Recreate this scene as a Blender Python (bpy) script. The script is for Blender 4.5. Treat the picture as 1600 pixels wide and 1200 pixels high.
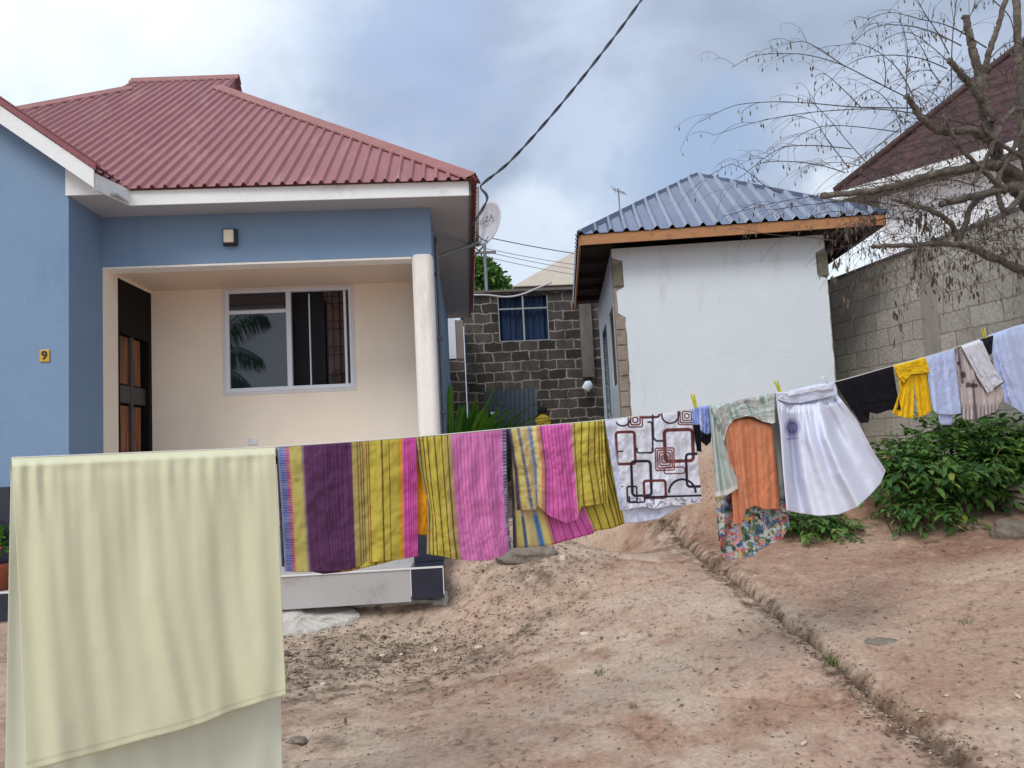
import bpy, bmesh, math, random
import numpy as np
from mathutils import Vector, Matrix
random.seed(7); rng = np.random.RandomState(7)
for o in list(bpy.data.objects): bpy.data.objects.remove(o, do_unlink=True)
SC = bpy.context.scene; COL = SC.collection

# ---------------------------------------------------------------- camera
F = 1180.; YAW = math.radians(3.4); PIT = math.radians(4.83); ROL = .05; EYE = 1.5
fw = np.array([math.sin(YAW)*math.cos(PIT), math.cos(YAW)*math.cos(PIT), math.sin(PIT)])
r0 = np.array([math.cos(YAW), -math.sin(YAW), 0.]); u0 = np.cross(r0, fw)
c_, s_ = math.cos(ROL), math.sin(ROL)
CR = c_*r0 - s_*u0; CU = s_*r0 + c_*u0
cam = bpy.data.cameras.new('camera'); camo = bpy.data.objects.new('camera', cam); COL.objects.link(camo)
cam.sensor_width = 36; cam.lens = 36*F/1600; cam.clip_end = 2000; cam.clip_start = .05
camo.matrix_world = Matrix(((CR[0], CU[0], -fw[0], 0), (CR[1], CU[1], -fw[1], 0), (CR[2], CU[2], -fw[2], EYE), (0, 0, 0, 1)))
SC.camera = camo

# ---------------------------------------------------------------- light
def S(r, g, b):
    f = lambda v: (v/255/12.92) if v/255 <= .04045 else ((v/255+.055)/1.055)**2.4
    return (f(r), f(g), f(b))
SUN_EL, SUN_AZ = math.radians(48), math.radians(212)     # azimuth clockwise from +Y: behind the camera
sd = Vector((math.sin(SUN_AZ)*math.cos(SUN_EL), math.cos(SUN_AZ)*math.cos(SUN_EL), math.sin(SUN_EL)))
sun = bpy.data.lights.new('sun', 'SUN'); sun.energy = 1.5; sun.angle = math.radians(24); sun.color = (1, .975, .94)
suno = bpy.data.objects.new('sun', sun); COL.objects.link(suno); suno.location = (0, -5, 12)
suno.rotation_euler = (-sd).to_track_quat('-Z', 'Y').to_euler()
W = bpy.data.worlds.new('World'); SC.world = W; W.use_nodes = True
wn, wl = W.node_tree.nodes, W.node_tree.links; wn.clear()
def nd(nt, t, **k):
    n = nt.nodes.new(t)
    for a, b in k.items(): setattr(n, a, b)
    return n
wt = W.node_tree
out = nd(wt, 'ShaderNodeOutputWorld'); bg = nd(wt, 'ShaderNodeBackground'); bg.inputs['Strength'].default_value = .1
sky = nd(wt, 'ShaderNodeTexSky', sky_type='NISHITA', sun_disc=False, sun_elevation=SUN_EL, sun_rotation=SUN_AZ)
tc = nd(wt, 'ShaderNodeTexCoord'); mp = nd(wt, 'ShaderNodeMapping'); mp.inputs['Scale'].default_value = (1, 1, 2.1)
mp.inputs['Location'].default_value = (3.1, 1.2, .4)
n1 = nd(wt, 'ShaderNodeTexNoise'); n1.inputs['Scale'].default_value = 3.6; n1.inputs['Detail'].default_value = 7; n1.inputs['Roughness'].default_value = .52; n1.inputs['Distortion'].default_value = .35
rp = nd(wt, 'ShaderNodeValToRGB'); e = rp.color_ramp.elements
e[0].position = .34; e[0].color = (3.4, 4.15, 5.35, 1); e[1].position = .72; e[1].color = (6.0, 7.0, 8.6, 1)
m_ = e.new(.5); m_.color = (4.4, 5.15, 6.5, 1)
wl.new(tc.outputs['Generated'], mp.inputs['Vector']); wl.new(mp.outputs[0], n1.inputs['Vector']); wl.new(n1.outputs['Fac'], rp.inputs['Fac'])
cur = rp.outputs['Color']
def dirp(px, py):
    d = fw*F + CR*(px-800) - CU*(py-600); return d/np.linalg.norm(d)
def blob(px, py, rad, col, cur, amp, dirv=None):
    # a brighter or darker bank of cloud round one direction of the sky
    d = dirp(px, py) if dirv is None else dirv
    dot = nd(wt, 'ShaderNodeVectorMath', operation='DOT_PRODUCT'); dot.inputs[1].default_value = tuple(d)
    nv = nd(wt, 'ShaderNodeVectorMath', operation='NORMALIZE'); wl.new(tc.outputs['Generated'], nv.inputs[0])
    n = nd(wt, 'ShaderNodeTexNoise'); n.inputs['Scale'].default_value = 9 if dirv is None else 2; n.inputs['Detail'].default_value = 8; n.inputs['Roughness'].default_value = .55; wl.new(tc.outputs['Generated'], n.inputs['Vector'])
    wl.new(nv.outputs[0], dot.inputs[0])
    mr = nd(wt, 'ShaderNodeMapRange', interpolation_type='SMOOTHSTEP'); mr.inputs['From Min'].default_value = math.cos(rad); mr.inputs['From Max'].default_value = 1
    ad = nd(wt, 'ShaderNodeMath', operation='MULTIPLY_ADD'); ad.inputs[1].default_value = (1-math.cos(rad))*2.6; 
    sb = nd(wt, 'ShaderNodeMath', operation='SUBTRACT'); sb.inputs[1].default_value = .5; wl.new(n.outputs['Fac'], sb.inputs[0])
    wl.new(sb.outputs[0], ad.inputs[0]); wl.new(dot.outputs['Value'], ad.inputs[2]); wl.new(ad.outputs[0], mr.inputs['Value'])
    ml = nd(wt, 'ShaderNodeMath', operation='MULTIPLY'); ml.inputs[1].default_value = amp; wl.new(mr.outputs[0], ml.inputs[0])
    mx = nd(wt, 'ShaderNodeMix', data_type='RGBA'); wl.new(ml.outputs[0], mx.inputs['Factor']); wl.new(cur, mx.inputs['A']); mx.inputs['B'].default_value = (*col, 1)
    return mx.outputs['Result']
cur = blob(20, 60, .36, (6.6, 7.7, 9.4), cur, .5)
cur = blob(210, 120, .24, (7.2, 8.2, 9.2), cur, .65)
cur = blob(30, 230, .16, (8.8, 9.8, 10.2), cur, .7)
cur = blob(940, 250, .13, (5.7, 6.7, 8.3), cur, .7)
cur = blob(830, 400, .11, (7.4, 8.3, 9.3), cur, .75)
cur = blob(1090, 265, .12, (3.3, 4.5, 6.6), cur, .8)
cur = blob(690, 110, .16, (3.7, 4.7, 6.9), cur, .7)
cur = blob(1330, 420, .16, (9, 9.8, 10.5), cur, .9)
cur = blob(0, 0, 1.25, (9.4, 9.9, 10.4), cur, .8, dirv=np.array([-.3, -.76, .57]))  # unseen bright bank behind the camera, set to keep overhead reflections dark
cur = blob(0, 0, .36, (10.5, 11, 11.6), cur, .9, dirv=np.array([-.5, .62, .605]))  # unseen bright patch above the view, added for the outbuilding ribs to reflect
cur = blob(0, 0, .75, (10.5, 11, 11.6), cur, .85, dirv=np.array([-.93, .12, .34]))  # unseen bright bank at left, added to brighten rib sides and boundary wall
mx = nd(wt, 'ShaderNodeMix', data_type='RGBA'); mx.inputs['Factor'].default_value = .93
wl.new(sky.outputs[0], mx.inputs['A']); wl.new(cur, mx.inputs['B']); wl.new(mx.outputs['Result'], bg.inputs['Color']); wl.new(bg.outputs[0], out.inputs[0])
vs = SC.view_settings; vs.view_transform = 'Standard'; vs.look = 'None'; vs.exposure = .2; vs.gamma = 1; vs.use_curve_mapping = False

# ---------------------------------------------------------------- helpers
def V3(a): return Vector((float(a[0]), float(a[1]), float(a[2])))
def DR(px, py): return fw*F + CR*(px-800) - CU*(py-600)
EO = np.array([0, 0, EYE])
def P(px, py, Y): d = DR(px, py); return V3(EO + d*(Y/d[1]))
def PX(px, py, X): d = DR(px, py); return V3(EO + d*(X/d[0]))
def PPL(px, py, p0, n):
    d = DR(px, py); n = np.array(n, float); return V3(EO + d*(np.dot(np.array(p0)-EO, n)/np.dot(d, n)))
def proj(p):
    q = np.array(p, float)-EO; z = q@fw; return (800+F*(q@CR)/z, 600-F*(q@CU)/z)

def lat(seed):
    r = np.random.RandomState(seed); return r.rand(256, 256)
_L = {}
def vn(x, y, seed=1):
    if seed not in _L: _L[seed] = lat(seed)
    T = _L[seed]; x = np.asarray(x, float); y = np.asarray(y, float)
    xi = np.floor(x).astype(int); yi = np.floor(y).astype(int); fx = x-xi; fy = y-yi
    fx = fx*fx*(3-2*fx); fy = fy*fy*(3-2*fy)
    a = T[xi & 255, yi & 255]; b = T[(xi+1) & 255, yi & 255]; c = T[xi & 255, (yi+1) & 255]; d = T[(xi+1) & 255, (yi+1) & 255]
    return (a*(1-fx)+b*fx)*(1-fy)+(c*(1-fx)+d*fx)*fy
def fbm(x, y, seed=1, o=4):
    s = 0; a = .5
    for i in range(o): s = s+a*(vn(x*2**i, y*2**i, seed+i)-.5); a *= .5
    return s
def sst(a, b, x):
    t = np.clip((x-a)/(b-a), 0, 1); return t*t*(3-2*t)

# materials
MATS = {}
def M(name, c1, c2=None, sc=3., rough=.85, bump=.0, bsc=40., metal=0., spec=.5, detail=6, c3=None, sc3=.6, streak=0., contrast=.25, st3=None):
    if name in MATS: return MATS[name]
    m = bpy.data.materials.new(name); m.use_nodes = True; nt = m.node_tree; L = nt.links
    b = nt.nodes['Principled BSDF']; b.inputs['Roughness'].default_value = rough; b.inputs['Metallic'].default_value = metal
    b.inputs['Specular IOR Level'].default_value = spec
    b.inputs['Base Color'].default_value = (*c1, 1)
    t = nd(nt, 'ShaderNodeTexCoord')
    if c2 is not None:
        n = nd(nt, 'ShaderNodeTexNoise'); n.inputs['Scale'].default_value = sc; n.inputs['Detail'].default_value = detail; n.inputs['Roughness'].default_value = .6
        src = t.outputs['Object']
        if streak:
            mpg = nd(nt, 'ShaderNodeMapping'); mpg.inputs['Scale'].default_value = streak if isinstance(streak, tuple) else (1, 1, 1/streak); L.new(src, mpg.inputs[0]); src = mpg.outputs[0]
        L.new(src, n.inputs['Vector'])
        mr = nd(nt, 'ShaderNodeMapRange'); mr.inputs['From Min'].default_value = .5-contrast; mr.inputs['From Max'].default_value = .5+contrast; L.new(n.outputs['Fac'], mr.inputs['Value'])
        x = nd(nt, 'ShaderNodeMix', data_type='RGBA'); x.inputs['A'].default_value = (*c1, 1); x.inputs['B'].default_value = (*c2, 1); L.new(mr.outputs[0], x.inputs['Factor'])
        res = x.outputs['Result']
        if c3 is not None:
            n3 = nd(nt, 'ShaderNodeTexNoise'); n3.inputs['Scale'].default_value = sc3; n3.inputs['Detail'].default_value = 8; n3.inputs['Roughness'].default_value = .7; mq = nd(nt, 'ShaderNodeMapping'); mq.inputs['Scale'].default_value = st3 or (1, 1, 1); L.new(t.outputs['Object'], mq.inputs[0]); L.new(mq.outputs[0], n3.inputs['Vector'])
            m3 = nd(nt, 'ShaderNodeMapRange'); m3.inputs['From Min'].default_value = .54; m3.inputs['From Max'].default_value = .72; L.new(n3.outputs['Fac'], m3.inputs['Value'])
            x3 = nd(nt, 'ShaderNodeMix', data_type='RGBA'); L.new(res, x3.inputs['A']); x3.inputs['B'].default_value = (*c3, 1); L.new(m3.outputs[0], x3.inputs['Factor']); res = x3.outputs['Result']
        L.new(res, b.inputs['Base Color'])
    if bump:
        n = nd(nt, 'ShaderNodeTexNoise'); n.inputs['Scale'].default_value = bsc; n.inputs['Detail'].default_value = 6; L.new(t.outputs['Object'], n.inputs['Vector'])
        bp = nd(nt, 'ShaderNodeBump'); bp.inputs['Strength'].default_value = bump; bp.inputs['Distance'].default_value = .02; L.new(n.outputs['Fac'], bp.inputs['Height']); L.new(bp.outputs[0], b.inputs['Normal'])
    MATS[name] = m; return m
def mulc(c, k): return tuple(x*k for x in c)
def brickmat(name, c1, c2, cm, bw, bh, mortar, stain, stain_amt=.6, bump=.6, smooth=.3, offs=.5, wob=.012, light=None):
    m = bpy.data.materials.new(name); m.use_nodes = True; nt = m.node_tree; L = nt.links; b = nt.nodes['Principled BSDF']; b.inputs['Roughness'].default_value = .95; b.inputs['Specular IOR Level'].default_value = .2
    t = nd(nt, 'ShaderNodeTexCoord'); nz = nd(nt, 'ShaderNodeTexNoise'); nz.inputs['Scale'].default_value = 6; nz.inputs['Detail'].default_value = 4; L.new(t.outputs['UV'], nz.inputs['Vector'])
    sb = nd(nt, 'ShaderNodeVectorMath', operation='SUBTRACT'); sb.inputs[1].default_value = (.5, .5, .5); L.new(nz.outputs['Color'], sb.inputs[0])
    scl = nd(nt, 'ShaderNodeVectorMath', operation='SCALE'); scl.inputs['Scale'].default_value = wob*4; L.new(sb.outputs[0], scl.inputs[0])
    ad = nd(nt, 'ShaderNodeVectorMath', operation='ADD'); L.new(t.outputs['UV'], ad.inputs[0]); L.new(scl.outputs[0], ad.inputs[1])
    br = nd(nt, 'ShaderNodeTexBrick'); br.inputs['Scale'].default_value = 1; br.inputs['Brick Width'].default_value = bw; br.inputs['Row Height'].default_value = bh; br.inputs['Mortar Size'].default_value = mortar; br.inputs['Mortar Smooth'].default_value = smooth
    br.offset = offs; br.inputs['Color1'].default_value = (*c1, 1); br.inputs['Color2'].default_value = (*c2, 1); br.inputs['Mortar'].default_value = (*cm, 1); br.inputs['Bias'].default_value = 0
    L.new(ad.outputs[0], br.inputs['Vector'])
    n2 = nd(nt, 'ShaderNodeTexNoise'); n2.inputs['Scale'].default_value = 2.2; n2.inputs['Detail'].default_value = 8; n2.inputs['Roughness'].default_value = .7
    mpp = nd(nt, 'ShaderNodeMapping'); mpp.inputs['Scale'].default_value = (1.6, .8, 1); L.new(t.outputs['UV'], mpp.inputs[0]); L.new(mpp.outputs[0], n2.inputs['Vector'])
    mr = nd(nt, 'ShaderNodeMapRange'); mr.inputs['From Min'].default_value = .42; mr.inputs['From Max'].default_value = .68; mr.inputs['To Max'].default_value = stain_amt; L.new(n2.outputs['Fac'], mr.inputs['Value'])
    x = nd(nt, 'ShaderNodeMix', data_type='RGBA'); L.new(mr.outputs[0], x.inputs['Factor']); L.new(br.outputs['Color'], x.inputs['A']); x.inputs['B'].default_value = (*stain, 1)
    n4 = nd(nt, 'ShaderNodeTexNoise'); n4.inputs['Scale'].default_value = 26; n4.inputs['Detail'].default_value = 8; n4.inputs['Roughness'].default_value = .75; L.new(t.outputs['UV'], n4.inputs['Vector'])
    m4 = nd(nt, 'ShaderNodeMapRange'); m4.inputs['From Min'].default_value = .3; m4.inputs['From Max'].default_value = .7; m4.inputs['To Min'].default_value = .6; m4.inputs['To Max'].default_value = 1.35; L.new(n4.outputs['Fac'], m4.inputs['Value'])
    x4 = nd(nt, 'ShaderNodeVectorMath', operation='SCALE'); L.new(x.outputs['Result'], x4.inputs[0]); L.new(m4.outputs[0], x4.inputs['Scale'])
    L.new(x4.outputs[0], b.inputs['Base Color'])
    hm = nd(nt, 'ShaderNodeMath', operation='MULTIPLY_ADD'); hm.inputs[1].default_value = -1; hm.inputs[2].default_value = 1; L.new(br.outputs['Fac'], hm.inputs[0])
    h2 = nd(nt, 'ShaderNodeMath', operation='MULTIPLY_ADD'); h2.inputs[1].default_value = .5; L.new(n4.outputs['Fac'], h2.inputs[0]); L.new(hm.outputs[0], h2.inputs[2])
    bp = nd(nt, 'ShaderNodeBump'); bp.inputs['Strength'].default_value = bump; bp.inputs['Distance'].default_value = .02; L.new(h2.outputs[0], bp.inputs['Height']); L.new(bp.outputs[0], b.inputs['Normal'])
    MATS[name] = m; return m
def attrmat(name, rough=.9, trans=.0, var=.14, attr='Col', sheen=.0, bump=.15, bsc=900):
    m = bpy.data.materials.new(name); m.use_nodes = True; nt = m.node_tree; L = nt.links; b = nt.nodes['Principled BSDF']; b.inputs['Roughness'].default_value = rough; b.inputs['Specular IOR Level'].default_value = .15
    a = nd(nt, 'ShaderNodeAttribute', attribute_name=attr); t = nd(nt, 'ShaderNodeTexCoord')
    n = nd(nt, 'ShaderNodeTexNoise'); n.inputs['Scale'].default_value = 60; n.inputs['Detail'].default_value = 5; L.new(t.outputs['Object'], n.inputs['Vector'])
    mr = nd(nt, 'ShaderNodeMapRange'); mr.inputs['To Min'].default_value = 1-var; mr.inputs['To Max'].default_value = 1+var; L.new(n.outputs['Fac'], mr.inputs['Value'])
    sc = nd(nt, 'ShaderNodeVectorMath', operation='SCALE'); L.new(a.outputs['Color'], sc.inputs[0]); L.new(mr.outputs[0], sc.inputs['Scale']); L.new(sc.outputs[0], b.inputs['Base Color'])
    bp = nd(nt, 'ShaderNodeBump'); bp.inputs['Strength'].default_value = bump; bp.inputs['Distance'].default_value = .004
    n5 = nd(nt, 'ShaderNodeTexNoise'); n5.inputs['Scale'].default_value = 22; n5.inputs['Detail'].default_value = 7; n5.inputs['Roughness'].default_value = .6; n5.inputs['Distortion'].default_value = .6; L.new(t.outputs['Object'], n5.inputs['Vector']); L.new(n5.outputs['Fac'], bp.inputs['Height']); L.new(bp.outputs[0], b.inputs['Normal'])
    if trans:
        o = nt.nodes['Material Output']; tr = nd(nt, 'ShaderNodeBsdfTranslucent'); L.new(sc.outputs[0], tr.inputs['Color']); ms = nd(nt, 'ShaderNodeMixShader'); ms.inputs[0].default_value = trans
        L.new(b.outputs[0], ms.inputs[1]); L.new(tr.outputs[0], ms.inputs[2]); L.new(ms.outputs[0], o.inputs['Surface'])
    MATS[name] = m; return m

# objects
def worg(o):
    p = Vector((0, 0, 0))
    while o: p += o.location; o = o.parent
    return p
def tag(o, label=None, cat=None, group=None, kind=None):
    if label: o['label'] = label
    if cat: o['category'] = cat
    if group: o['group'] = group
    if kind: o['kind'] = kind
    return o
def thing(name, label, cat, loc=(0, 0, 0), group=None):
    o = bpy.data.objects.new(name, None); COL.objects.link(o); o.location = loc; o.empty_display_size = .1
    return tag(o, label, cat, group)
def ob(name, g, mat, parent=None, org=None, smooth=False, solid=0, offset=0, bevel=0, uv=False):
    """link a bmesh or a (verts, faces) pair, given in world coordinates, as one mesh object"""
    me = bpy.data.meshes.new(name)
    base = worg(parent) if parent else Vector(org if org is not None else (0, 0, 0))
    if isinstance(g, tuple):
        vv = np.array([tuple(v) for v in g[0]], float)-np.array(base); me.from_pydata([tuple(v) for v in vv], [], g[1])
    else:
        bmesh.ops.translate(g, verts=g.verts, vec=-base); g.to_mesh(me); g.free()
    if smooth:
        me.polygons.foreach_set('use_smooth', [True]*len(me.polygons))
    o = bpy.data.objects.new(name, me); COL.objects.link(o)
    if parent: o.parent = parent
    else: o.location = base
    if mat: me.materials.append(mat)
    if bevel:
        b = o.modifiers.new('b', 'BEVEL'); b.width = bevel; b.segments = 2; b.limit_method = 'ANGLE'
    if solid:
        s = o.modifiers.new('s', 'SOLIDIFY'); s.thickness = solid; s.offset = offset
    if uv:
        u = me.uv_layers.new(name='UVMap')
        for p in me.polygons:
            n = p.normal
            for li in p.loop_indices:
                co = me.vertices[me.loops[li].vertex_index].co+base
                if abs(n.z) > .7: u.data[li].uv = (co.x, co.y)
                else:
                    t = Vector((-n.y, n.x, 0)).normalized(); u.data[li].uv = (co.x*t.x+co.y*t.y, co.z)
    return o
def tomesh(o):
    bpy.context.view_layer.update(); me = bpy.data.meshes.new_from_object(o.evaluated_get(bpy.context.evaluated_depsgraph_get())); n = bpy.data.objects.new(o.name, me); nm = o.name; par = o.parent; ml = o.matrix_local.copy()
    bpy.data.objects.remove(o, do_unlink=True); n.name = nm; COL.objects.link(n); n.parent = par; n.matrix_local = ml; return n
def NB(): return bmesh.new()
def box(bm, a, b):
    x0, y0, z0 = a; x1, y1, z1 = b
    return prism(bm, [(x0, y0, z0), (x1, y0, z0), (x1, y1, z0), (x0, y1, z0)], (0, 0, z1-z0))
def prism(bm, pts, vec):
    vec = Vector(vec); a = [bm.verts.new(Vector(p)) for p in pts]; b = [bm.verts.new(Vector(p)+vec) for p in pts]
    n = len(pts); fs = [bm.faces.new(a[::-1]), bm.faces.new(b)]
    for i in range(n): fs.append(bm.faces.new((a[i], a[(i+1) % n], b[(i+1) % n], b[i])))
    bmesh.ops.recalc_face_normals(bm, faces=fs); return fs
class Fr:
    def __init__(s, o, deg): s.o = Vector(o); a = math.radians(deg); s.e1 = Vector((math.cos(a), math.sin(a), 0)); s.e2 = Vector((-math.sin(a), math.cos(a), 0))
    def __call__(s, a, b, z): return s.o+s.e1*a+s.e2*b+Vector((0, 0, z))
def fbox(bm, fr, a, b):
    x0, y0, z0 = a; x1, y1, z1 = b
    return prism(bm, [fr(x0, y0, z0), fr(x1, y0, z0), fr(x1, y1, z0), fr(x0, y1, z0)], (0, 0, z1-z0))
def tube_l(V, Fc, pts, rad, n=6, cap=True):
    pts = [Vector(p) for p in pts]; m = len(pts); base = len(V); up = Vector((.31, .17, .93))
    if not hasattr(rad, '__len__'): rad = [rad]*m
    prevx = None
    for i, p in enumerate(pts):
        t = (pts[min(i+1, m-1)]-pts[max(i-1, 0)]).normalized()
        if prevx is None: x = t.cross(up).normalized()
        else: x = (prevx-t*prevx.dot(t)); x = x.normalized() if x.length > 1e-6 else t.orthogonal().normalized()
        prevx = x; y = t.cross(x)
        for k in range(n):
            a = 2*math.pi*k/n; V.append(p+(x*math.cos(a)+y*math.sin(a))*rad[i])
    for i in range(m-1):
        for k in range(n):
            Fc.append((base+i*n+k, base+i*n+(k+1) % n, base+(i+1)*n+(k+1) % n, base+(i+1)*n+k))
    if cap: Fc.append(tuple(base+k for k in range(n))[::-1]); Fc.append(tuple(base+(m-1)*n+k for k in range(n)))
def tube(name, pts, rad, mat, parent=None, n=8, org=None, smooth=True):
    V, Fc = [], []; tube_l(V, Fc, pts, rad, n); return ob(name, (V, Fc), mat, parent, org=org if org is not None else pts[0], smooth=smooth)
def crv(pts, n=8):
    """Catmull-Rom through points"""
    pts = [Vector(p) for p in pts]; out = []
    for i in range(len(pts)-1):
        p0 = pts[max(i-1, 0)]; p1 = pts[i]; p2 = pts[i+1]; p3 = pts[min(i+2, len(pts)-1)]
        for k in range(n):
            t = k/n; out.append(.5*((2*p1)+(p2-p0)*t+(2*p0-5*p1+4*p2-p3)*t*t+(3*p1-p0-3*p2+p3)*t**3))
    out.append(pts[-1]); return out
def spoly(poly, a):
    """extent of a polygon in s at a"""
    ss = []
    for i in range(len(poly)):
        (a0, s0), (a1, s1) = poly[i], poly[(i+1) % len(poly)]
        if abs(a1-a0) < 1e-9:
            if abs(a-a0) < 1e-6: ss += [s0, s1]
        elif min(a0, a1)-1e-9 <= a <= max(a0, a1)+1e-9: ss.append(s0+(s1-s0)*(a-a0)/(a1-a0))
    return (min(ss), max(ss)) if ss else None
def ribbed(poly3, O, A, Sd, sp, w, h, phase=0., sl=.018):
    """box-ribbed roof sheet filling a planar polygon; ribs run along Sd, spaced along A"""
    O = Vector(O); A = Vector(A).normalized(); Sd = Vector(Sd).normalized(); N = A.cross(Sd).normalized()
    if N.z < 0: N = -N
    poly = [((Vector(p)-O).dot(A), (Vector(p)-O).dot(Sd)) for p in poly3]
    a0 = min(p[0] for p in poly)+1e-5; a1 = max(p[0] for p in poly)-1e-5
    br = [(a0, None), (a1, None)]+[(p[0]+1e-5*(1 if p[0] < (a0+a1)/2 else -1), None) for p in poly]
    k = math.floor((a0-phase)/sp)-1
    while k*sp+phase < a1+sp:
        c = k*sp+phase
        for d, hh in ((-w/2+.006-sl, 0), (-w/2+.006, h), (w/2-.006, h), (w/2-.006+sl, 0)): br.append((c+d, hh))
        k += 1
    def hgt(a):
        d = abs((a-phase+sp/2) % sp-sp/2)
        return h if d <= w/2-.006 else (0 if d >= w/2-.006+sl else h*(1-(d-(w/2-.006))/sl))
    br = sorted(x for x, _ in br if a0 <= x <= a1); V, Fc = [], []
    for a in br:
        r = spoly(poly, a)
        if r is None: continue
        hh = N*hgt(a); V += [O+A*a+Sd*r[0]+hh, O+A*a+Sd*r[1]+hh]
    for i in range(len(V)//2-1):
        q = (2*i, 2*i+2, 2*i+3, 2*i+1); Fc.append(q)
    return V, Fc
def cap_strip(bm, p0, p1, d0, d1, w, lift=.03):
    p0, p1 = Vector(p0), Vector(p1); up = Vector((0, 0, lift)); d0 = Vector(d0).normalized(); d1 = Vector(d1).normalized()
    sec = [d0*w+up*1.1-Vector((0, 0, .018)), d0*w+up*1.1, d0*(w*.18)+up*1.75, up*2.1, d1*(w*.18)+up*1.75, d1*w+up*1.1, d1*w+up*1.1-Vector((0, 0, .018))]
    a = [bm.verts.new(p0+s) for s in sec]; b = [bm.verts.new(p1+s) for s in sec]
    for i in range(len(sec)-1): bm.faces.new((a[i], a[i+1], b[i+1], b[i]))

# ---------------------------------------------------------------- ground
CP = np.array([(-6, 3, -1.38), (-6, 7, -1.3), (0, 0, -1.5), (3, 0, -1.42), (6, 0, -1.2), (-3, 6.4, -1.27), (-.3, 6.5, -1.25), (.4, 7.5, -1.1), (.5, 10, -.8), (.9, 13, -.48),
 (1.4, 8.5, -.85), (2.2, 9.4, -.42), (4, 8.7, -.42), (3.3, 6.7, -1.0), (5.5, 10, -.25), (5, 7, -.78), (5, 5, -1.0), (8, 8, -.4), (8, 14, 0), (2, 3, -1.43), (0, 3.5, -1.47), (1.5, 5.5, -1.25), (3.5, 3.5, -1.24),
 (-3, 14, -.6), (-3, 9, -1.0), (-60, 60, -.5), (60, 60, 2.5), (-60, -60, -2.2), (60, -60, -1.6), (0, 60, .6), (0, 20, 0.), (-14, 8, -1.2), (14, 10, .3), (0, -12, -1.7), (3, 12, -.25)])
def rbf(r): return np.where(r > 1e-9, r**1.5, 0)
_A = rbf(np.hypot(CP[:, None, 0]-CP[None, :, 0], CP[:, None, 1]-CP[None, :, 1]))+np.eye(len(CP))*.4
_n = len(CP); _B = np.zeros((_n+3, _n+3)); _B[:_n, :_n] = _A; _B[:_n, _n] = 1; _B[:_n, _n+1:] = CP[:, :2]; _B[_n, :_n] = 1; _B[_n+1:, :_n] = CP[:, :2].T
_w = np.linalg.solve(_B, np.concatenate([CP[:, 2], [0, 0, 0]]))
def gbase(x, y):
    x = np.asarray(x, float); y = np.asarray(y, float); s = _w[_n]+_w[_n+1]*x+_w[_n+2]*y
    for i in range(_n): s = s+_w[i]*rbf(np.hypot(x-CP[i, 0], y-CP[i, 1]))
    return s+EYE
def G0(px, py, f=gbase, far=25):
    d = DR(px, py); d = d/d[1]; ys = np.linspace(1, far, 1200); h = EYE+d[2]*ys-f(d[0]*ys, ys)
    i = np.argmax(h < 0); 
    if h[i] >= 0: i = len(ys)-1
    y = ys[i]; return Vector((d[0]*y, y, float(f(d[0]*y, y))))
GUL = [G0(*p) for p in [(1018, 800), (1050, 822), (1098, 870), (1150, 905), (1200, 948), (1262, 995), (1318, 1040), (1375, 1092), (1440, 1140), (1520, 1200), (1640, 1290), (1800, 1400)]]
GULn = np.array([(g.x, g.y) for g in GUL])
def gdist(x, y):
    best = np.full(np.shape(x), 1e9); side = np.zeros(np.shape(x)); par = np.zeros(np.shape(x))
    for i in range(len(GULn)-1):
        a, b = GULn[i], GULn[i+1]; d = b-a; L2 = d@d; t = np.clip(((x-a[0])*d[0]+(y-a[1])*d[1])/L2, 0, 1)
        dd = np.hypot(x-a[0]-t*d[0], y-a[1]-t*d[1]); sd_ = d[0]*(y-a[1])-d[1]*(x-a[0])
        m = dd < best; best = np.where(m, dd, best); side = np.where(m, np.sign(sd_), side); par = np.where(m, i+t, par)
    return best, side, par
def ground(x, y):
    x = np.asarray(x, float); y = np.asarray(y, float); h = gbase(x, y)
    dg, sg, par = gdist(x, y); amp = sst(-.1, 2.2, par)*1.0
    wob = .07*(vn(x*2.3, y*2.3, 11)-.5)+.03*(vn(x*4.7+3, y*5.3, 12)-.5)+.008*(vn(x*31, y*27, 13)-.5); dgs = dg*sg+wob
    h = h-amp*(.03+.04*vn(x*3, y*3, 14))*np.exp(-(dgs/.026)**2)-amp*.02*np.exp(-((dgs+.06)/.10)**2)   # channel, softer on its left
    h = h+amp*.018*sst(.0, .12, dgs)*np.exp(-np.maximum(dgs, 0)/1.2)               # the right bank stands higher
    near = np.exp(-(np.hypot(x-1, y-5)/9)**4)
    h = h+near*(.045*fbm(x*.9, y*.9, 21, 3)+.020*fbm(x*3.1+y, y*3.1-x*.5, 31, 3)+.014*fbm(x*11, y*11, 41, 3)+.012*fbm(x*34, y*34, 51, 2))
    lump = sst(2.4, .4, np.hypot((x+.7)*.8, y-6.0))+.7*np.exp(-(dg/.25)**2)
    h = h+near*lump*.03*np.maximum(fbm(x*9+3, y*9, 141, 4)-.04, 0)*2.2
    # shallow channels and foot-worn lips
    rg = 1-np.abs(2*vn(x*1.3+.35*y+5+.5*vn(x*4, y*4, 62), y*2.1-.5*x+9, 61)-1); h = h-near*.02*sst(.86, 1, rg)
    return h
_xs = np.concatenate([-np.geomspace(400, 3.6, 30), np.arange(-3.2, 5.6, .022), np.geomspace(5.7, 400, 30)])
_ys = np.concatenate([-np.geomspace(400, 2, 22), np.arange(-1.5, 2.0, .25), np.arange(2.05, 8.8, .02), np.arange(8.85, 11, .06), np.geomspace(11.2, 500, 40)])
XX, YY = np.meshgrid(_xs, _ys); ZZ = ground(XX, YY)
me = bpy.data.meshes.new('ground'); nx, ny = len(_xs), len(_ys)
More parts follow.
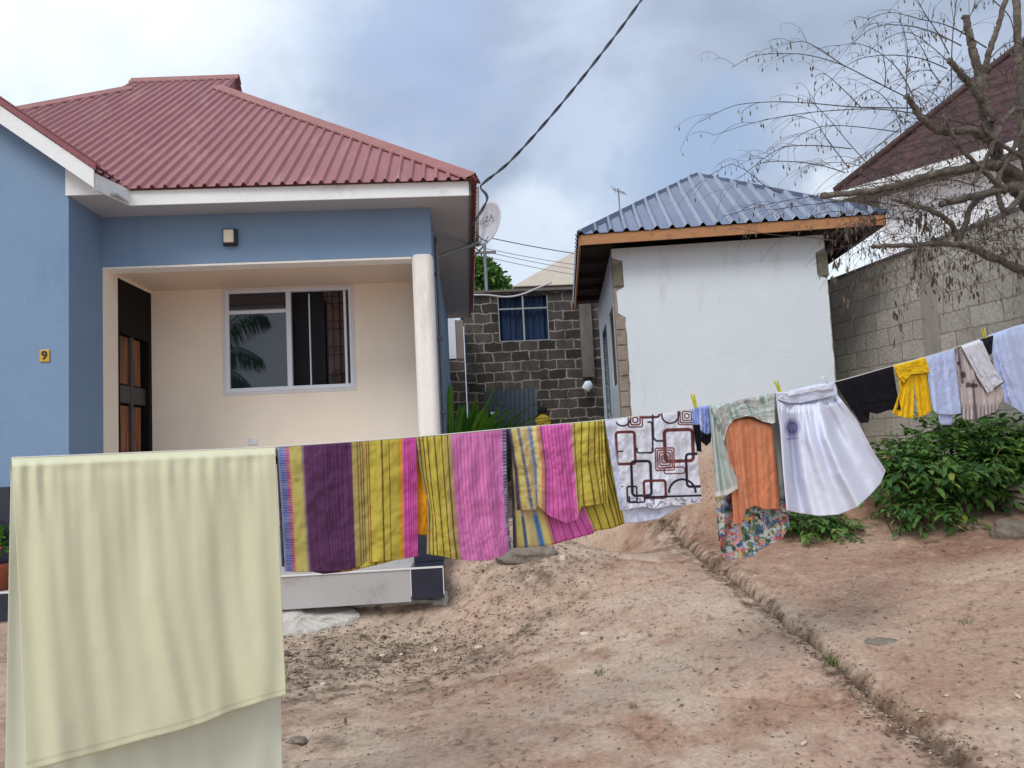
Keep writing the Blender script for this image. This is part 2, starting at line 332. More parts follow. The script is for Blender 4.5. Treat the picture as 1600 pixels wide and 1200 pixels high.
me.vertices.add(nx*ny); me.vertices.foreach_set('co', np.stack([XX, YY, ZZ], -1).ravel())
ii = (np.arange(ny-1)[:, None]*nx+np.arange(nx-1)[None, :]).ravel(); q = np.stack([ii, ii+1, ii+1+nx, ii+nx], -1)
me.loops.add(q.size); me.polygons.add(len(q)); me.loops.foreach_set('vertex_index', q.ravel().astype('i')); me.polygons.foreach_set('loop_start', (np.arange(len(q))*4).astype('i'))
me.polygons.foreach_set('use_smooth', np.ones(len(q), bool)); me.update(calc_edges=True); me.validate()
dg, sg, par = gdist(XX, YY)
nA = fbm(XX*1.1, YY*1.1, 71, 4); nB = fbm(XX*5, YY*5, 81, 4); nC = fbm(XX*16, YY*16, 91, 3); nD = fbm(XX*.5+3, YY*1.3, 101, 4)
tan = np.array(S(210, 188, 167)); pink = np.array(S(196, 166, 146)); red = np.array(S(164, 123, 101)); grey = np.array(S(166, 148, 130)); dark = np.array(S(98, 78, 62))
def mixc(a, b, t): return a*(1-t[..., None])+b*t[..., None]
c = mixc(np.broadcast_to(tan, XX.shape+(3,)), pink, sst(-.16, .14, nA+.3*nB))
right = sst(0, .25, dg*sg)*sst(3.0, 4.0, YY)
c = mixc(c, red, np.clip(right*(.55+1.6*nD)+sst(.0, .22, nD+.4*nB)*.6*(1-right), 0, .9))
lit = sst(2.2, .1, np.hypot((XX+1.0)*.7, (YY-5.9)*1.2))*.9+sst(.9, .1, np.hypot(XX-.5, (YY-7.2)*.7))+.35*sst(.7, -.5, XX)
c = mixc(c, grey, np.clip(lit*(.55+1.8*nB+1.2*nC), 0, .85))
nE = fbm(XX*38, YY*38, 111, 2); nF = fbm(XX*26+9, YY*60, 121, 2)
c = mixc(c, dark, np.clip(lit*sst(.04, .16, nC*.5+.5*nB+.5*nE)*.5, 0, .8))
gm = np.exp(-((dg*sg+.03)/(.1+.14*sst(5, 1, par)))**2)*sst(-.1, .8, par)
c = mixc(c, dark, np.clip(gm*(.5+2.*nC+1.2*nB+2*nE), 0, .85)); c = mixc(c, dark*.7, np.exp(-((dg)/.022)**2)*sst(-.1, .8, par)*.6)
c = mixc(c, dark, np.clip(sst(.12, .22, nC*.5+nB*.3+nE*.5)*.5+sst(.17, .26, nF)*.5, 0, 1))
c = mixc(c, np.array(S(215, 198, 180)), np.clip(sst(.12, .3, -nC+.3*nA)*.35, 0, 1))
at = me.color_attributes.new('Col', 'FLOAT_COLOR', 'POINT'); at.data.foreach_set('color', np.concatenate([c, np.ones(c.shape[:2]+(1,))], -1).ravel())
gmat = attrmat('sandy_earth', rough=1., bump=.9, attr='Col'); nt = gmat.node_tree
for n in nt.nodes:
    if n.type == 'BUMP': n.inputs['Distance'].default_value = .012; bmp = n
    if n.type == 'TEX_NOISE' and abs(n.inputs['Scale'].default_value-22) < 1: n.inputs['Scale'].default_value = 45; n.inputs['Detail'].default_value = 10; n.inputs['Roughness'].default_value = .72
    if n.type == 'TEX_NOISE' and abs(n.inputs['Scale'].default_value-60) < 1: n.inputs['Scale'].default_value = 38; n.inputs['Detail'].default_value = 9; n.inputs['Roughness'].default_value = .75
    if n.type == 'MAP_RANGE': n.inputs['From Min'].default_value = .3; n.inputs['From Max'].default_value = .7; n.inputs['To Min'].default_value = .68; n.inputs['To Max'].default_value = 1.25
nf = nd(nt, 'ShaderNodeTexNoise'); nf.inputs['Scale'].default_value = 170; nf.inputs['Detail'].default_value = 6; nf.inputs['Roughness'].default_value = .7; tcg = [n for n in nt.nodes if n.type == 'TEX_COORD'][0]; nt.links.new(tcg.outputs['Object'], nf.inputs['Vector'])
b2g = nd(nt, 'ShaderNodeBump'); b2g.inputs['Strength'].default_value = .9; b2g.inputs['Distance'].default_value = .004; nt.links.new(nf.outputs['Fac'], b2g.inputs['Height']); nt.links.new(bmp.outputs[0], b2g.inputs['Normal']); nt.links.new(b2g.outputs[0], nt.nodes['Principled BSDF'].inputs['Normal'])
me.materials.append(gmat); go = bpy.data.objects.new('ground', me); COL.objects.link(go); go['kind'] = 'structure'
def gz(x, y): return float(ground(np.array([x]), np.array([y]))[0])
def G(px, py): return G0(px, py, ground)

# ---------------------------------------------------------------- materials in use
blue = M('blue_wall_paint', S(124, 151, 181), S(117, 143, 173), sc=1.6, rough=.8, bump=.2, bsc=45, c3=S(110, 136, 170), sc3=1.6, st3=(1.3, 1.3, .4))
cream = M('cream_wall_paint', S(250, 237, 218), S(246, 230, 211), sc=2.5, rough=.75, bump=.1, bsc=60, c3=S(240, 225, 206), sc3=1.2, st3=(1.2, 1.2, .5))
creamw = M('cream_white_paint', S(244, 240, 233), S(236, 231, 223), sc=5, rough=.7, bump=.2, bsc=40, c3=S(214, 206, 196), sc3=3, st3=(1.5, 1.5, .3))
whitef = M('white_fascia_paint', S(238, 240, 240), S(224, 227, 228), sc=3, rough=.6, bump=.05, c3=S(196, 198, 196), sc3=2.3)
soff = M('soffit_board', S(184, 184, 188), S(170, 171, 176), sc=2, rough=.8)
redroof = M('red_roof_sheet', S(163, 112, 114), S(148, 98, 101), sc=4, rough=.6, c3=S(180, 140, 136), sc3=2.2, spec=.4, streak=(1.2, .25, .25), st3=(2.2, .5, .5), bump=.15, bsc=9)
redcap = M('red_roof_flashing', S(166, 112, 106), S(140, 92, 88), sc=8, rough=.5)
black = M('black_paint', S(22, 22, 26), S(30, 30, 34), sc=6, rough=.45)
alu = M('white_aluminium', S(228, 233, 242), S(220, 226, 236), sc=4, rough=.35, metal=.0)
greytile = M('grey_step_tile', S(186, 183, 182), S(176, 173, 172), sc=3, rough=.35, c3=S(160, 150, 140), sc3=3)
bluetile = M('navy_step_tile', S(38, 42, 58), S(48, 52, 66), sc=6, rough=.25)
grout = M('white_grout', S(225, 225, 222), rough=.8)
conc = M('rough_concrete', S(176, 172, 164), S(205, 203, 196), sc=5, rough=.95, bump=.7, bsc=30, c3=S(112, 104, 94), sc3=5)
steel = M('grey_steel_pipe', S(120, 124, 128), S(96, 98, 100), sc=20, rough=.5, metal=.3)
darkint = M('dark_interior', S(16, 14, 16), rough=.9)
def glassmat(name, col, ior=1.9, rough=.02):
    m = bpy.data.materials.new(name); m.use_nodes = True; b = m.node_tree.nodes['Principled BSDF']; b.inputs['Base Color'].default_value = (*col, 1); b.inputs['Roughness'].default_value = rough; b.inputs['IOR'].default_value = ior
    nt = m.node_tree; t = nd(nt, 'ShaderNodeTexCoord'); n = nd(nt, 'ShaderNodeTexNoise'); n.inputs['Scale'].default_value = 1.5; nt.links.new(t.outputs['Object'], n.inputs['Vector']); bp = nd(nt, 'ShaderNodeBump'); bp.inputs['Strength'].default_value = .03; nt.links.new(n.outputs['Fac'], bp.inputs['Height']); nt.links.new(bp.outputs[0], b.inputs['Normal']); return m
glass = glassmat('tinted_glass', (.008, .011, .02), 1.8)

# ---------------------------------------------------------------- blue house
Z = lambda z: z+EYE
GB = Z(-1.32)
H = thing('blue_house', 'light blue house with maroon ribbed metal roof and recessed cream porch', 'house', (-3.5, 7.5, Z(-1.25)))
XL, XRR = -3.52, -.30; YF, YB, YW = 7.5, 8.62, 6.87; ZS = Z(2.468); ZO = Z(1.965); ZF = Z(-.74)
TP = .756; PK = -6.3; zpk = Z(2.80)+(-3.52-PK)*TP
bm = NB(); prism(bm, [(XL, YW, GB), (XL, YW, Z(2.80)), (PK, YW, zpk), (-9.08, YW, Z(2.80)), (-9.08, YW, GB)], (0, .2, 0)); ob('gable_wall', bm, blue, H)
bm = NB(); box(bm, (XL-.2, YW+.2, GB), (XL, YF+.0, Z(2.6))); ob('recess_wall', bm, blue, H)
bm = NB(); box(bm, (XL, YF, ZO+.002), (XRR, YF+.2, ZS+.1)); ob('porch_beam', bm, blue, H)
bm = NB(); box(bm, (XL-.0, YF+.002, ZO-.02), (XRR-.2, YF+.198, ZO)); ob('beam_underside', bm, creamw, H)
# rounded end column
bm = NB(); xa, xb = -.502, -.292; rr = .07; prof = [(xa, YF+.2)]
for k in range(7): a = math.pi+math.pi/2*k/6; prof.append((xa+rr+rr*math.cos(a), YF-.03+rr+rr*math.sin(a)))
for k in range(7): a = 1.5*math.pi+math.pi/2*k/6; prof.append((xb-rr+rr*math.cos(a), YF-.03+rr+rr*math.sin(a)))
prof.append((xb, YF+.2)); prism(bm, [(x, y, ZF) for x, y in prof], (0, 0, ZO-ZF+.02)); ob('column', bm, creamw, H, bevel=.02)
bm = NB(); box(bm, (XRR-.2, YF+.2, GB), (XRR, 13.6, ZS+.1)); ob('side_wall', bm, blue, H)
bm = NB(); box(bm, (XL-.2, YF, GB), (XL+.012, 7.79, ZO)); ob('porch_side_wall', bm, cream, H)
bm = NB(); box(bm, (XL-.2, 7.79, ZO-.03), (XL+.012, YB, ZO)); ob('door_lintel', bm, cream, H)
bm = NB(); box(bm, (XL-.2, YF+.2, ZO+.001), (XRR-.2, YB+.2, ZO+.05)); ob('porch_ceiling', bm, M('shaded_cream_ceiling', S(234, 212, 190), S(226, 202, 180), sc=2, rough=.8), H)  # same cream as the walls, darkened to stand for shade on the ceiling
# window opening in the back wall
wx0, wx1, wz0, wz1 = -2.70, -1.287, Z(.775), Z(1.932)
bm = NB(); box(bm, (XL, YB, GB), (wx0, YB+.2, ZO)); box(bm, (wx1, YB, GB), (XRR-.2, YB+.2, ZO)); box(bm, (wx0, YB, GB), (wx1, YB+.2, wz0)); box(bm, (wx0, YB, wz1), (wx1, YB+.2, ZO)); ob('back_wall', bm, cream, H)
win = NB(); f = .045; y0, y1 = YB-.012, YB+.05
box(win, (wx0, y0, wz0), (wx0+f, y1, wz1)); box(win, (wx1-f*.6, y0, wz0), (wx1, y1, wz1)); box(win, (wx0+f, y0, wz0), (wx1-f*.6, y1, wz0+f)); box(win, (wx0+f, y0, wz1-f*.7), (wx1-f*.6, y1, wz1))
wm = P(453, 530, YB).x; box(win, (wm-.035, y0, wz0+f), (wm+.02, y1, wz1-f*.7)); ztr = P(400, 487, YB).z; box(win, (wx0+f, y0+.006, ztr-.022), (wm-.035, y1, ztr+.018))
wo = ob('window', win, alu, H, bevel=.004)
bm = NB(); tm = .035
for a_, b_ in (((wx0-tm, wz0-tm), (wx1+tm, wz0)), ((wx0-tm, wz1), (wx1+tm, min(wz1+tm*.8, ZO-.003))), ((wx0-tm, wz0), (wx0, wz1)), ((wx1, wz0), (wx1+tm, wz1))): box(bm, (a_[0], YB-.006, a_[1]), (b_[0], YB-.0005, b_[1]))
ob('window_surround', bm, M('pale_trim_paint', S(226, 222, 222), S(218, 214, 214), sc=4, rough=.7), wo)
bm = NB(); box(bm, (wx0+f, YB+.015, wz0+f), (wm-.035, YB+.021, ztr-.022)); ob('glass_pane', bm, glass, wo)
bm = NB(); box(bm, (wx0+f, YB+.015, ztr+.018), (wm-.035, YB+.021, wz1-f*.7)); ob('glass_pane', bm, glass, wo)
xg = P(507, 530, YB+.05).x; bm = NB(); box(bm, (wm-.3, YB+.15, wz0-.05), (xg-.01, YB+.16, wz1+.0)); ob('dark_room_sheet', bm, M('unlit_room_dark', S(20, 20, 28), S(28, 28, 36), sc=3), wo)  # dark sheet standing in for the unlit room, also blocks stray light
bm = NB(); xs_ = P(484, 540, YB).x; box(bm, (xs_-.006, YB+.02, wz0+f), (xs_+.006, YB+.05, wz1-.06)); box(bm, (wx1-.085, y0+.01, wz0+f), (wx1-.06, y1, wz1-.04)); ob('sliding_sash', bm, alu, wo)
g = NB(); gx0, gx1 = xg-.0, wx1-.06; yg = YB+.12
V, Fc = [], []
for t in (.08, .36, .64, .92):
    x = gx0+(gx1-gx0)*t; tube_l(V, Fc, [(x, yg, wz0), (x, yg, wz1-.02)], .008, 5)
for zz in (.14, .34, .42, .6, .68, .86, .93): z = wz0+(wz1-wz0)*zz; tube_l(V, Fc, [(gx0, yg, z), (gx1, yg, z)], .007, 5)
for cz in (.13,): 
    cx = (gx0+gx1)/2; z = wz0+(wz1-wz0)*cz; tube_l(V, Fc, [(cx+.07*math.cos(a), yg-.01, z+.07*math.sin(a)) for a in np.linspace(0, 2*math.pi, 18)], .006, 5)
    tube_l(V, Fc, [(cx-.08, yg-.01, z-.06), (cx, yg-.01, z+.07), (cx+.08, yg-.01, z-.06)], .005, 5)
z = wz0+(wz1-wz0)*.9; tube_l(V, Fc, [(gx0+.02, yg-.01, z), ((gx0+gx1)/2, yg-.01, z-.12), (gx1-.02, yg-.01, z)], .005, 5)
ob('grille', (V, Fc), black, wo)
V, Fc = [], []; n = 40; cx0, cx1 = gx0+.0, wx1+.05
for i in range(n+1):
    x = cx0+(cx1-cx0)*i/n; yy = YB+.19+.014*math.sin(i*1.1)+.01*math.sin(i*.37)
    V += [(x, yy, wz0-.05), (x, yy, wz1)]
for i in range(n): Fc.append((2*i, 2*i+2, 2*i+3, 2*i+1))
ob('curtain', (V, Fc), M('pinkish_curtain', S(128, 108, 106), S(106, 88, 88), sc=6), wo, smooth=True)
bm = NB(); box(bm, (wx0-.4, YB+.9, GB), (wx1+.4, YB+1.0, ZO)); ob('inner_wall', bm, darkint, H)
# socket and lamp and number plate
a = P(395, 690, YB); bm = NB(); box(bm, (a.x-.05, YB-.012, a.z-.035), (a.x+.05, YB-.001, a.z+.035)); ob('wall_socket', bm, whitef, H, bevel=.003)
a = P(361, 372, YF); L_ = NB(); box(L_, (a.x-.07, YF-.05, a.z-.085), (a.x+.07, YF-.002, a.z+.085)); lm = ob('wall_lamp', L_, black, H, bevel=.012)
bm = NB(); box(bm, (a.x-.055, YF-.075, a.z-.062), (a.x+.045, YF-.051, a.z+.07)); ob('lamp_shade', bm, M('cream_plastic', S(226, 216, 196), rough=.4), lm, bevel=.012)
a = P(70.5, 556, YW); bm = NB(); box(bm, (a.x-.043, YW-.012, a.z-.055), (a.x+.043, YW-.001, a.z+.055)); pl = ob('number_plate', bm, M('yellow_plate', S(214, 170, 60), S(196, 148, 50), sc=30, rough=.4), H, bevel=.006)
fc = bpy.data.curves.new('numeral', 'FONT'); fc.body = '9'; fc.size = .105; fc.extrude = .002; fc.offset = .002; fc.align_x = 'CENTER'; fc.align_y = 'CENTER'
fo = bpy.data.objects.new('numeral', fc); COL.objects.link(fo); fo.parent = pl; fo.location = Vector((a.x, YW-.0145, a.z))-worg(pl); fo.rotation_euler = (math.pi/2, 0, 0); fc.materials.append(black); tomesh(fo)
# door on the left side of the porch
dz = lambda py: PX(190, py, XL).z
D0, D1 = 7.80, 8.60; wood = M('varnished_wood', S(160, 88, 38), S(44, 24, 15), sc=34, rough=.4, streak=20, contrast=.12)
dfm = M('dark_door_frame', S(15, 13, 13), S(22, 19, 18), sc=5, rough=.75, spec=.2)
dgm = M('grey_door_rail', S(66, 66, 66), S(52, 52, 54), sc=5, rough=.5)
bm = NB(); dx = XL-.03
box(bm, (dx-.06, D0, ZF), (XL+.004, D0+.05, ZO-.03)); box(bm, (dx-.06, D1-.06, ZF), (XL+.004, D1+.02, ZO-.03)); zt = dz(520)
box(bm, (dx-.06, D0+.05, zt), (XL, D1-.06, ZO-.031)); box(bm, (dx-.1, D0+.05, ZF), (dx-.05, D1-.06, zt)); dr = ob('door', bm, dfm, H)
bm = NB(); dm = D0+.05+(D1-.11-D0)*.5
for zz0, zz1 in ((dz(628), dz(600)),):
    box(bm, (dx-.05, D0+.05, zz0), (dx+.0, D1-.06, zz1))
box(bm, (dx-.05, dm-.03, ZF), (dx+.006, dm+.03, zt)); ob('rail', bm, dgm, dr, bevel=.004)
for ya, yb in ((D0+.06, dm-.035), (dm+.035, D1-.16)):
    for za, zb in ((dz(628), dz(522)),):
        bm = NB(); box(bm, (dx-.05, ya, dz(598)), (dx-.012, yb, zt-.01)); ob('wood_panel', bm, wood, dr, bevel=.008)
        bm = NB(); box(bm, (dx-.05, ya, ZF+.02), (dx-.012, yb, dz(632))); ob('wood_panel', bm, wood, dr, bevel=.008)
tube('handle', [(dx+.01, dm-.06, Z(.05)), (dx+.05, dm-.06, Z(.05)), (dx+.05, dm-.06, Z(.17)), (dx+.01, dm-.06, Z(.17))], .008, steel, dr)
# plinth, steps
bm = NB(); box(bm, (-7.2, 7.0, GB), (-.285, YB+.2, ZF)); ob('porch_floor', bm, greytile, H)
bm = NB(); box(bm, (-7.2, 6.64, GB+.05), (-.56, 7.0, Z(-.99))); ob('step', bm, greytile, H, bevel=.004)
bm = NB(); box(bm, (-.555, 6.64-.004, GB+.07), (-.28, 7.0, Z(-.987))); box(bm, (-.552, 6.985, Z(-.985)), (-.278, 7.3, ZF+.003)); ob('step_tile', bm, bluetile, H, bevel=.003)
bm = NB(); box(bm, (-7.2, YW-.02, Z(-1.0)), (P(16, 850, YW).x, YW-.001, P(5, 761, YW).z)); ob('tile_dado', bm, bluetile, H)
bm = NB(); box(bm, (-7.2, 6.63, Z(-.995)), (-.28, 6.638, Z(-.980))); box(bm, (-.561, 6.63, GB+.1), (-.554, 6.6375, Z(-.995))); box(bm, (-.283, 6.63, GB+.1), (-.276, 6.6375, Z(-.995))); ob('grout_line', bm, grout, H)
bm = NB(); box(bm, (-7.2, 6.625, GB+.1), (P(14, 950, 6.62).x, 6.629, Z(-1.0))); ob('step_tile', bm, bluetile, H)
# soffits, fascia
YE = 7.16; zc = ZS
bm = NB(); box(bm, (XL, YE, zc), (.12, YF+.05, zc+.02)); box(bm, (XRR-.01, YF+.05, zc+.0005), (.12, 14.0, zc+.0205)); box(bm, (-3.54, 6.88, zc-.0005), (-3.1, YE+.0, zc+.0195)); ob('soffit', bm, soff, H)
bm = NB(); box(bm, (-3.10, YE-.022, zc-.012), (.10, YE-.001, zc+.128)); ob('fascia', bm, whitef, H)
bm = NB(); box(bm, (.10, YE-.022, zc-.012), (.122, 14.0, zc+.128)); ob('side_fascia', bm, M('weathered_fascia', S(120, 112, 106), S(86, 78, 72), sc=9, rough=.9), H)
bm = NB(); prism(bm, [(-3.205, 6.70, zc-.01), (-3.092, YE-.003, zc-.01), (-3.112, YE-.003, zc-.01), (-3.225, 6.70, zc-.01)], (0, 0, .15)); ob('fascia', bm, whitef, H)
bm = NB(); prism(bm, [(-3.54, 6.868, zc), (-3.18, 6.868, zc), (-3.20, 6.868, zc+.13), (-3.54, 6.868, zc+.35)], (0, -.016, 0)); ob('eave_end_board', bm, whitef, H)
w_ = .165
bm = NB(); prism(bm, [(-3.205, 6.672, Z(2.467)), (-3.205, 6.672, Z(2.467)+w_), (PK, 6.672, Z(2.467)+w_+(-3.205-PK)*TP), (PK, 6.672, Z(2.467)+(-3.205-PK)*TP)], (0, .022, 0))
prism(bm, [(PK, 6.672, Z(2.467)+(-3.205-PK)*TP), (PK, 6.672, Z(2.467)+w_+(-3.205-PK)*TP), (2*PK+3.205, 6.672, Z(2.467)+w_), (2*PK+3.205, 6.672, Z(2.467))], (0, .022, 0)); ob('barge_board', bm, whitef, H)
# roof
tp = math.tan(math.radians(37.3)); ze = Z(2.605); YR = 7.10
nrm = np.array([0, -tp, 1.]); p0 = np.array([0, YR, ze])
q = lambda px, py: PPL(px, py, p0, nrm)
hipR, rdR, rdL, hipL = q(343, 138), q(374, 122), q(205, 128), q(200, 140)
cor = Vector((.17, YR-.02, ze-.015)); 
zy = lambda y: ze+(y-YR)*tp
vt = Vector((PK+.15, hipL.y-((hipL.x)-(PK+.15)), 0)); vt.z = zy(vt.y)
evL = Vector((-3.13, YR, ze))
vb = Vector((PK+.15, 7.12+((-3.13)-(PK+.15)), 0)); vb.z = zy(vb.y)
mainp = [cor, hipR, rdR, rdL, hipL, vt, vb, evL] if vb.y < vt.y else [cor, hipR, rdR, rdL, hipL, vt, evL]
V, Fc = ribbed(mainp, (0, YR, ze), (1, 0, 0), (0, 1, tp), .121, .026, .03, .03, .02)
ob('roof', (V, Fc), redroof, H, solid=.003)
yb = 2*hipR.y-YR
V, Fc = ribbed([cor, (.17, 14.2, ze), (hipR.x, hipR.y+(hipR.y-YR)*.0+.2, hipR.z), hipR], (.17, 0, ze), (0, 1, 0), (-1, 0, tp), .121, .03, .022); ob('roof', (V, Fc), redroof, H, solid=.003)
bm = NB(); a = [bm.verts.new(p) for p in (rdL, rdR, Vector((rdR.x, 14.3, ze)), Vector((-7.6, 14.3, ze)))]; bm.faces.new(a)
a = [bm.verts.new(p) for p in (hipR+Vector((0, .02, 0)), rdR+Vector((-.06, 0, -.02)), hipR+Vector((.0, 1.3, 0)))]; bm.faces.new(a)
a = [bm.verts.new(p) for p in (hipL, hipL+Vector((0, 1.2, 0)), rdL+Vector((.1, 0, -.02)))]; bm.faces.new(a)
a = [bm.verts.new(p) for p in (hipL, Vector((hipL.x-3.2, hipL.y-3.2, hipL.z-3.2*tp)), Vector((hipL.x-3.2, 14.2, hipL.z-3.2*tp)), hipL+Vector((0, 1.2, 0)))]; bm.faces.new(a)
a = [bm.verts.new(p) for p in ((hipR.x, hipR.y+.2, hipR.z), (.17, 14.2, ze), (-3, 14.2, ze), (rdR.x-.5, rdR.y+.4, rdR.z-.3))]; bm.faces.new(a)
ob('rear_roof', bm, redroof, H)
zw = Z(2.467)+w_+.01
for sx in (1, -1):
    xe = -3.14 if sx == 1 else 2*PK+3.14
    zp = zw+(-3.14-PK)*TP; d = Vector((-sx, 0, TP))
    pl_ = [Vector((xe, 6.64, zw)), Vector((xe, 7.1, zw)), Vector((PK, 7.1+(-3.14-PK), zp)), Vector((PK, 6.64, zp))]
    V, Fc = ribbed(pl_, (xe, 6.64, zw), (0, 1, 0), d, .121, .03, .02); ob('wing_roof', (V, Fc), redroof, H, solid=.003)
bm = NB(); prism(bm, [(-3.18, 6.655, zw-.02), (-3.18, 6.655, zw+.035), (PK, 6.655, zw+.035+(-3.18-PK)*TP), (PK, 6.655, zw-.02+(-3.18-PK)*TP)], (0, .016, 0)); ob('verge_flashing', bm, M('dark_red_flashing', S(140, 70, 80), S(122, 60, 70), sc=8, rough=.5), H)
dn = Vector((0, -1, -tp)); dr_ = Vector((1, 0, -tp))
hipn = (hipR-cor).normalized()
bm = NB(); cap_strip(bm, cor+Vector((0, 0, .004)), hipR, (-1, -1*0+0, 0) if 0 else Vector((-1, 0, 0))*0+Vector((-.72, -.35, 0))+Vector((0, 0, -.26)), Vector((.35, .72, -.26)), .11); ob('hip_cap', bm, redcap, H, solid=.003)
bm = NB(); cap_strip(bm, vt, hipL, Vector((.72, -.35, -.26)), Vector((-.35, .72, -.26)), .11); ob('hip_cap', bm, redcap, H, solid=.003)
bm = NB(); cap_strip(bm, rdL, rdR, dn, Vector((0, 1, -tp)), .12); ob('ridge_cap', bm, redcap, H, solid=.003)

# satellite dish on its arm
DS = thing('satellite_dish', 'pale grey satellite dish on a bent pipe arm by the blue house eave', 'satellite dish', (XRR, 8.3, P(684, 400, 8.3).z))
galv = M('galvanised_steel', S(150, 150, 148), S(112, 112, 110), sc=25, rough=.55, metal=.4)
am = P(735, 384, 8.9)
tube('arm', crv([Vector((XRR+.01, 8.3, P(684, 402, 8.3).z)), P(700, 396, 8.4), P(722, 388, 8.7), am, P(748, 379, 8.95)], 5), .024, galv, DS)
tube('mast', [P(746, 385, 8.95), P(746, 292, 8.95)], .02, galv, DS)
tube('bracket', crv([P(742, 386, 8.93), P(748, 391, 8.9), P(757, 384, 8.9), P(762, 377, 8.92)], 5), .008, galv, DS)
tube('strut', [P(741, 402, 8.9), P(754, 386, 8.93), P(763, 370, 8.95)], .01, galv, DS)
ctr = P(759, 349, 9.0)
dishm = M('dish_paint', S(206, 208, 216), S(190, 192, 200), sc=8, rough=.5)
V, Fc = [], []; axn = Vector((-.72, -.62, .22)).normalized(); ux = axn.cross(Vector((0, 0, 1))).normalized(); uy = ux.cross(axn)
uy, ux = (uy*math.cos(.35)+ux*math.sin(.35)), (ux*math.cos(.35)-uy*math.sin(.35)); RD = .30
V.append(ctr-axn*.05)
for i in range(1, 9):
    for k in range(32):
        a = 2*math.pi*k/32; r = RD*i/8; V.append(ctr+ux*r*math.cos(a)*.92+uy*r*math.sin(a)+axn*(-.05+.06*(i/8)**2))
for k in range(32): Fc.append((0, 1+k, 1+(k+1) % 32))
for i in range(7):
    for k in range(32): Fc.append((1+i*32+k, 1+(i+1)*32+k, 1+(i+1)*32+(k+1) % 32, 1+i*32+(k+1) % 32))
dsh = ob('dish', (V, Fc), dishm, DS, smooth=True, solid=.006)
tube('feed_arm', [ctr-uy*RD*.95, ctr-uy*RD*1.0+axn*.12, ctr-uy*RD*.5+axn*.3], .008, galv, DS); tube('feed_horn', [ctr-uy*RD*.5+axn*.26, ctr-uy*RD*.44+axn*.34], .02, dishm, DS)
fc = bpy.data.curves.new('lettering', 'FONT'); fc.body = 'ISZA'; fc.size = .105; fc.extrude = .0015; fc.align_x = 'CENTER'; fc.align_y = 'CENTER'; fc.space_character = 1.2
fo = bpy.data.objects.new('lettering', fc); COL.objects.link(fo); fo.parent = dsh
tx = (-axn).cross(Vector((0, 0, 1))).normalized(); tx = Vector((0, 0, 1)).cross(axn).normalized(); ty = axn.cross(tx)
tx2 = tx*math.cos(.12)+ty*math.sin(.12); ty2 = ty*math.cos(.12)-tx*math.sin(.12)
fo.matrix_local = Matrix.Translation(ctr+axn*-.012+Vector((0, 0, .05))-worg(dsh)) @ Matrix((tx2, ty2, axn)).transposed().to_4x4()
fc.materials.append(M('grey_print', S(90, 92, 112), rough=.6)); tomesh(fo)
pp = thing('drain_pipe', 'grey pipe fixed down the right side wall of the blue house', 'pipe', (XRR+.04, 8.3, GB))
tube('pipe', crv([Vector((XRR+.03, 8.0, Z(2.3))), Vector((XRR+.035, 8.05, Z(1.6))), Vector((XRR+.03, 8.1, Z(.9))), Vector((XRR+.03, 8.1, Z(-1.2)))], 4), .02, steel, pp)
for z in (1.9, 1.2, .4): 
    bm = NB(); box(bm, (XRR, 8.04, Z(z)), (XRR+.06, 8.13, Z(z)+.03)); ob('pipe_clip', bm, steel, pp)
# overhead service cable, two twisted strands
base_ = crv([P(735, 353, 8.2), P(741, 346, 8.2), P(752, 330, 8.2), P(761, 312, 8.2), P(759, 303, 8.2), P(751, 293, 8.2), P(758, 284, 8.15), P(800, 249, 8.0), P(868, 173, 7.7), P(938, 86, 7.5), P(1002, 0, 7.4), P(1090, -130, 7.2)], 24)
V, Fc = [], []; dcur = 0
st = [[], []]
for i, p in enumerate(base_):
    t = (base_[min(i+1, len(base_)-1)]-base_[max(i-1, 0)]).normalized(); x = t.cross(Vector((0, 1, 0))).normalized(); y = t.cross(x)
    if i: dcur += (p-base_[i-1]).length
    a = dcur*2*math.pi/.42
    for k in (0, 1): st[k].append(p+(x*math.cos(a+k*math.pi)+y*math.sin(a+k*math.pi))*.0085)
for k in (0, 1): tube_l(V, Fc, st[k], .0085, 6)
cb = ob('service_cable', (V, Fc), M('cable_sheath', S(74, 82, 98), S(54, 58, 70), sc=30, rough=.6), org=base_[0], smooth=True); tag(cb, 'twisted dark service cable rising from the blue house eave to the upper right', 'cable')

# ---------------------------------------------------------------- white outbuilding
WB = thing('white_outbuilding', 'small white plastered outbuilding with blue grey metal roof and bare block corners', 'outbuilding', (1.954, 9.6, Z(-.6)))
fr = Fr((1.954, 9.6, 0), -7.2); wplas = M('white_plaster', S(222, 230, 236), S(214, 223, 231), sc=1.6, rough=.85, bump=.25, bsc=14, c3=S(196, 200, 202), sc3=2.4, st3=(1.3, 1.3, .3))
wy = M('grey_block_raw', S(160, 148, 134), S(136, 126, 114), sc=12, rough=.95, bump=.6, bsc=30, c3=S(112, 100, 88), sc3=6)
wtop = Z(2.52); wbot = Z(-.9); wW, wD = 2.72, 4.0
bm = NB(); fbox(bm, fr, (.0, .0, wbot), (wW, .15, wtop)); ob('block_wall', bm, wy, WB)
V, Fc = [], []; n = 60      # plaster coat with ragged edges that leave the blocks bare
for i in range(n+1):
    z = wbot+(wtop-wbot)*i/n; zr = z-EYE; rag = .018*float(fbm(z*9, 3.3, 5, 3))*3
    e0 = .04+rag*.5 if zr > 1.65 else .135+rag*.8
    if zr > 2.35: e0 = -.0
    if 1.98 < zr < 2.36: e0 = .135+rag*.2
    e1 = wW-.01-abs(.02*float(fbm(z*7, 8.3, 9, 3))*3)
    if 1.95 < zr < 2.30: e1 = wW-.13
    V += [fr(max(e0, 0), -.018, z), fr(e1, -.018, z)]
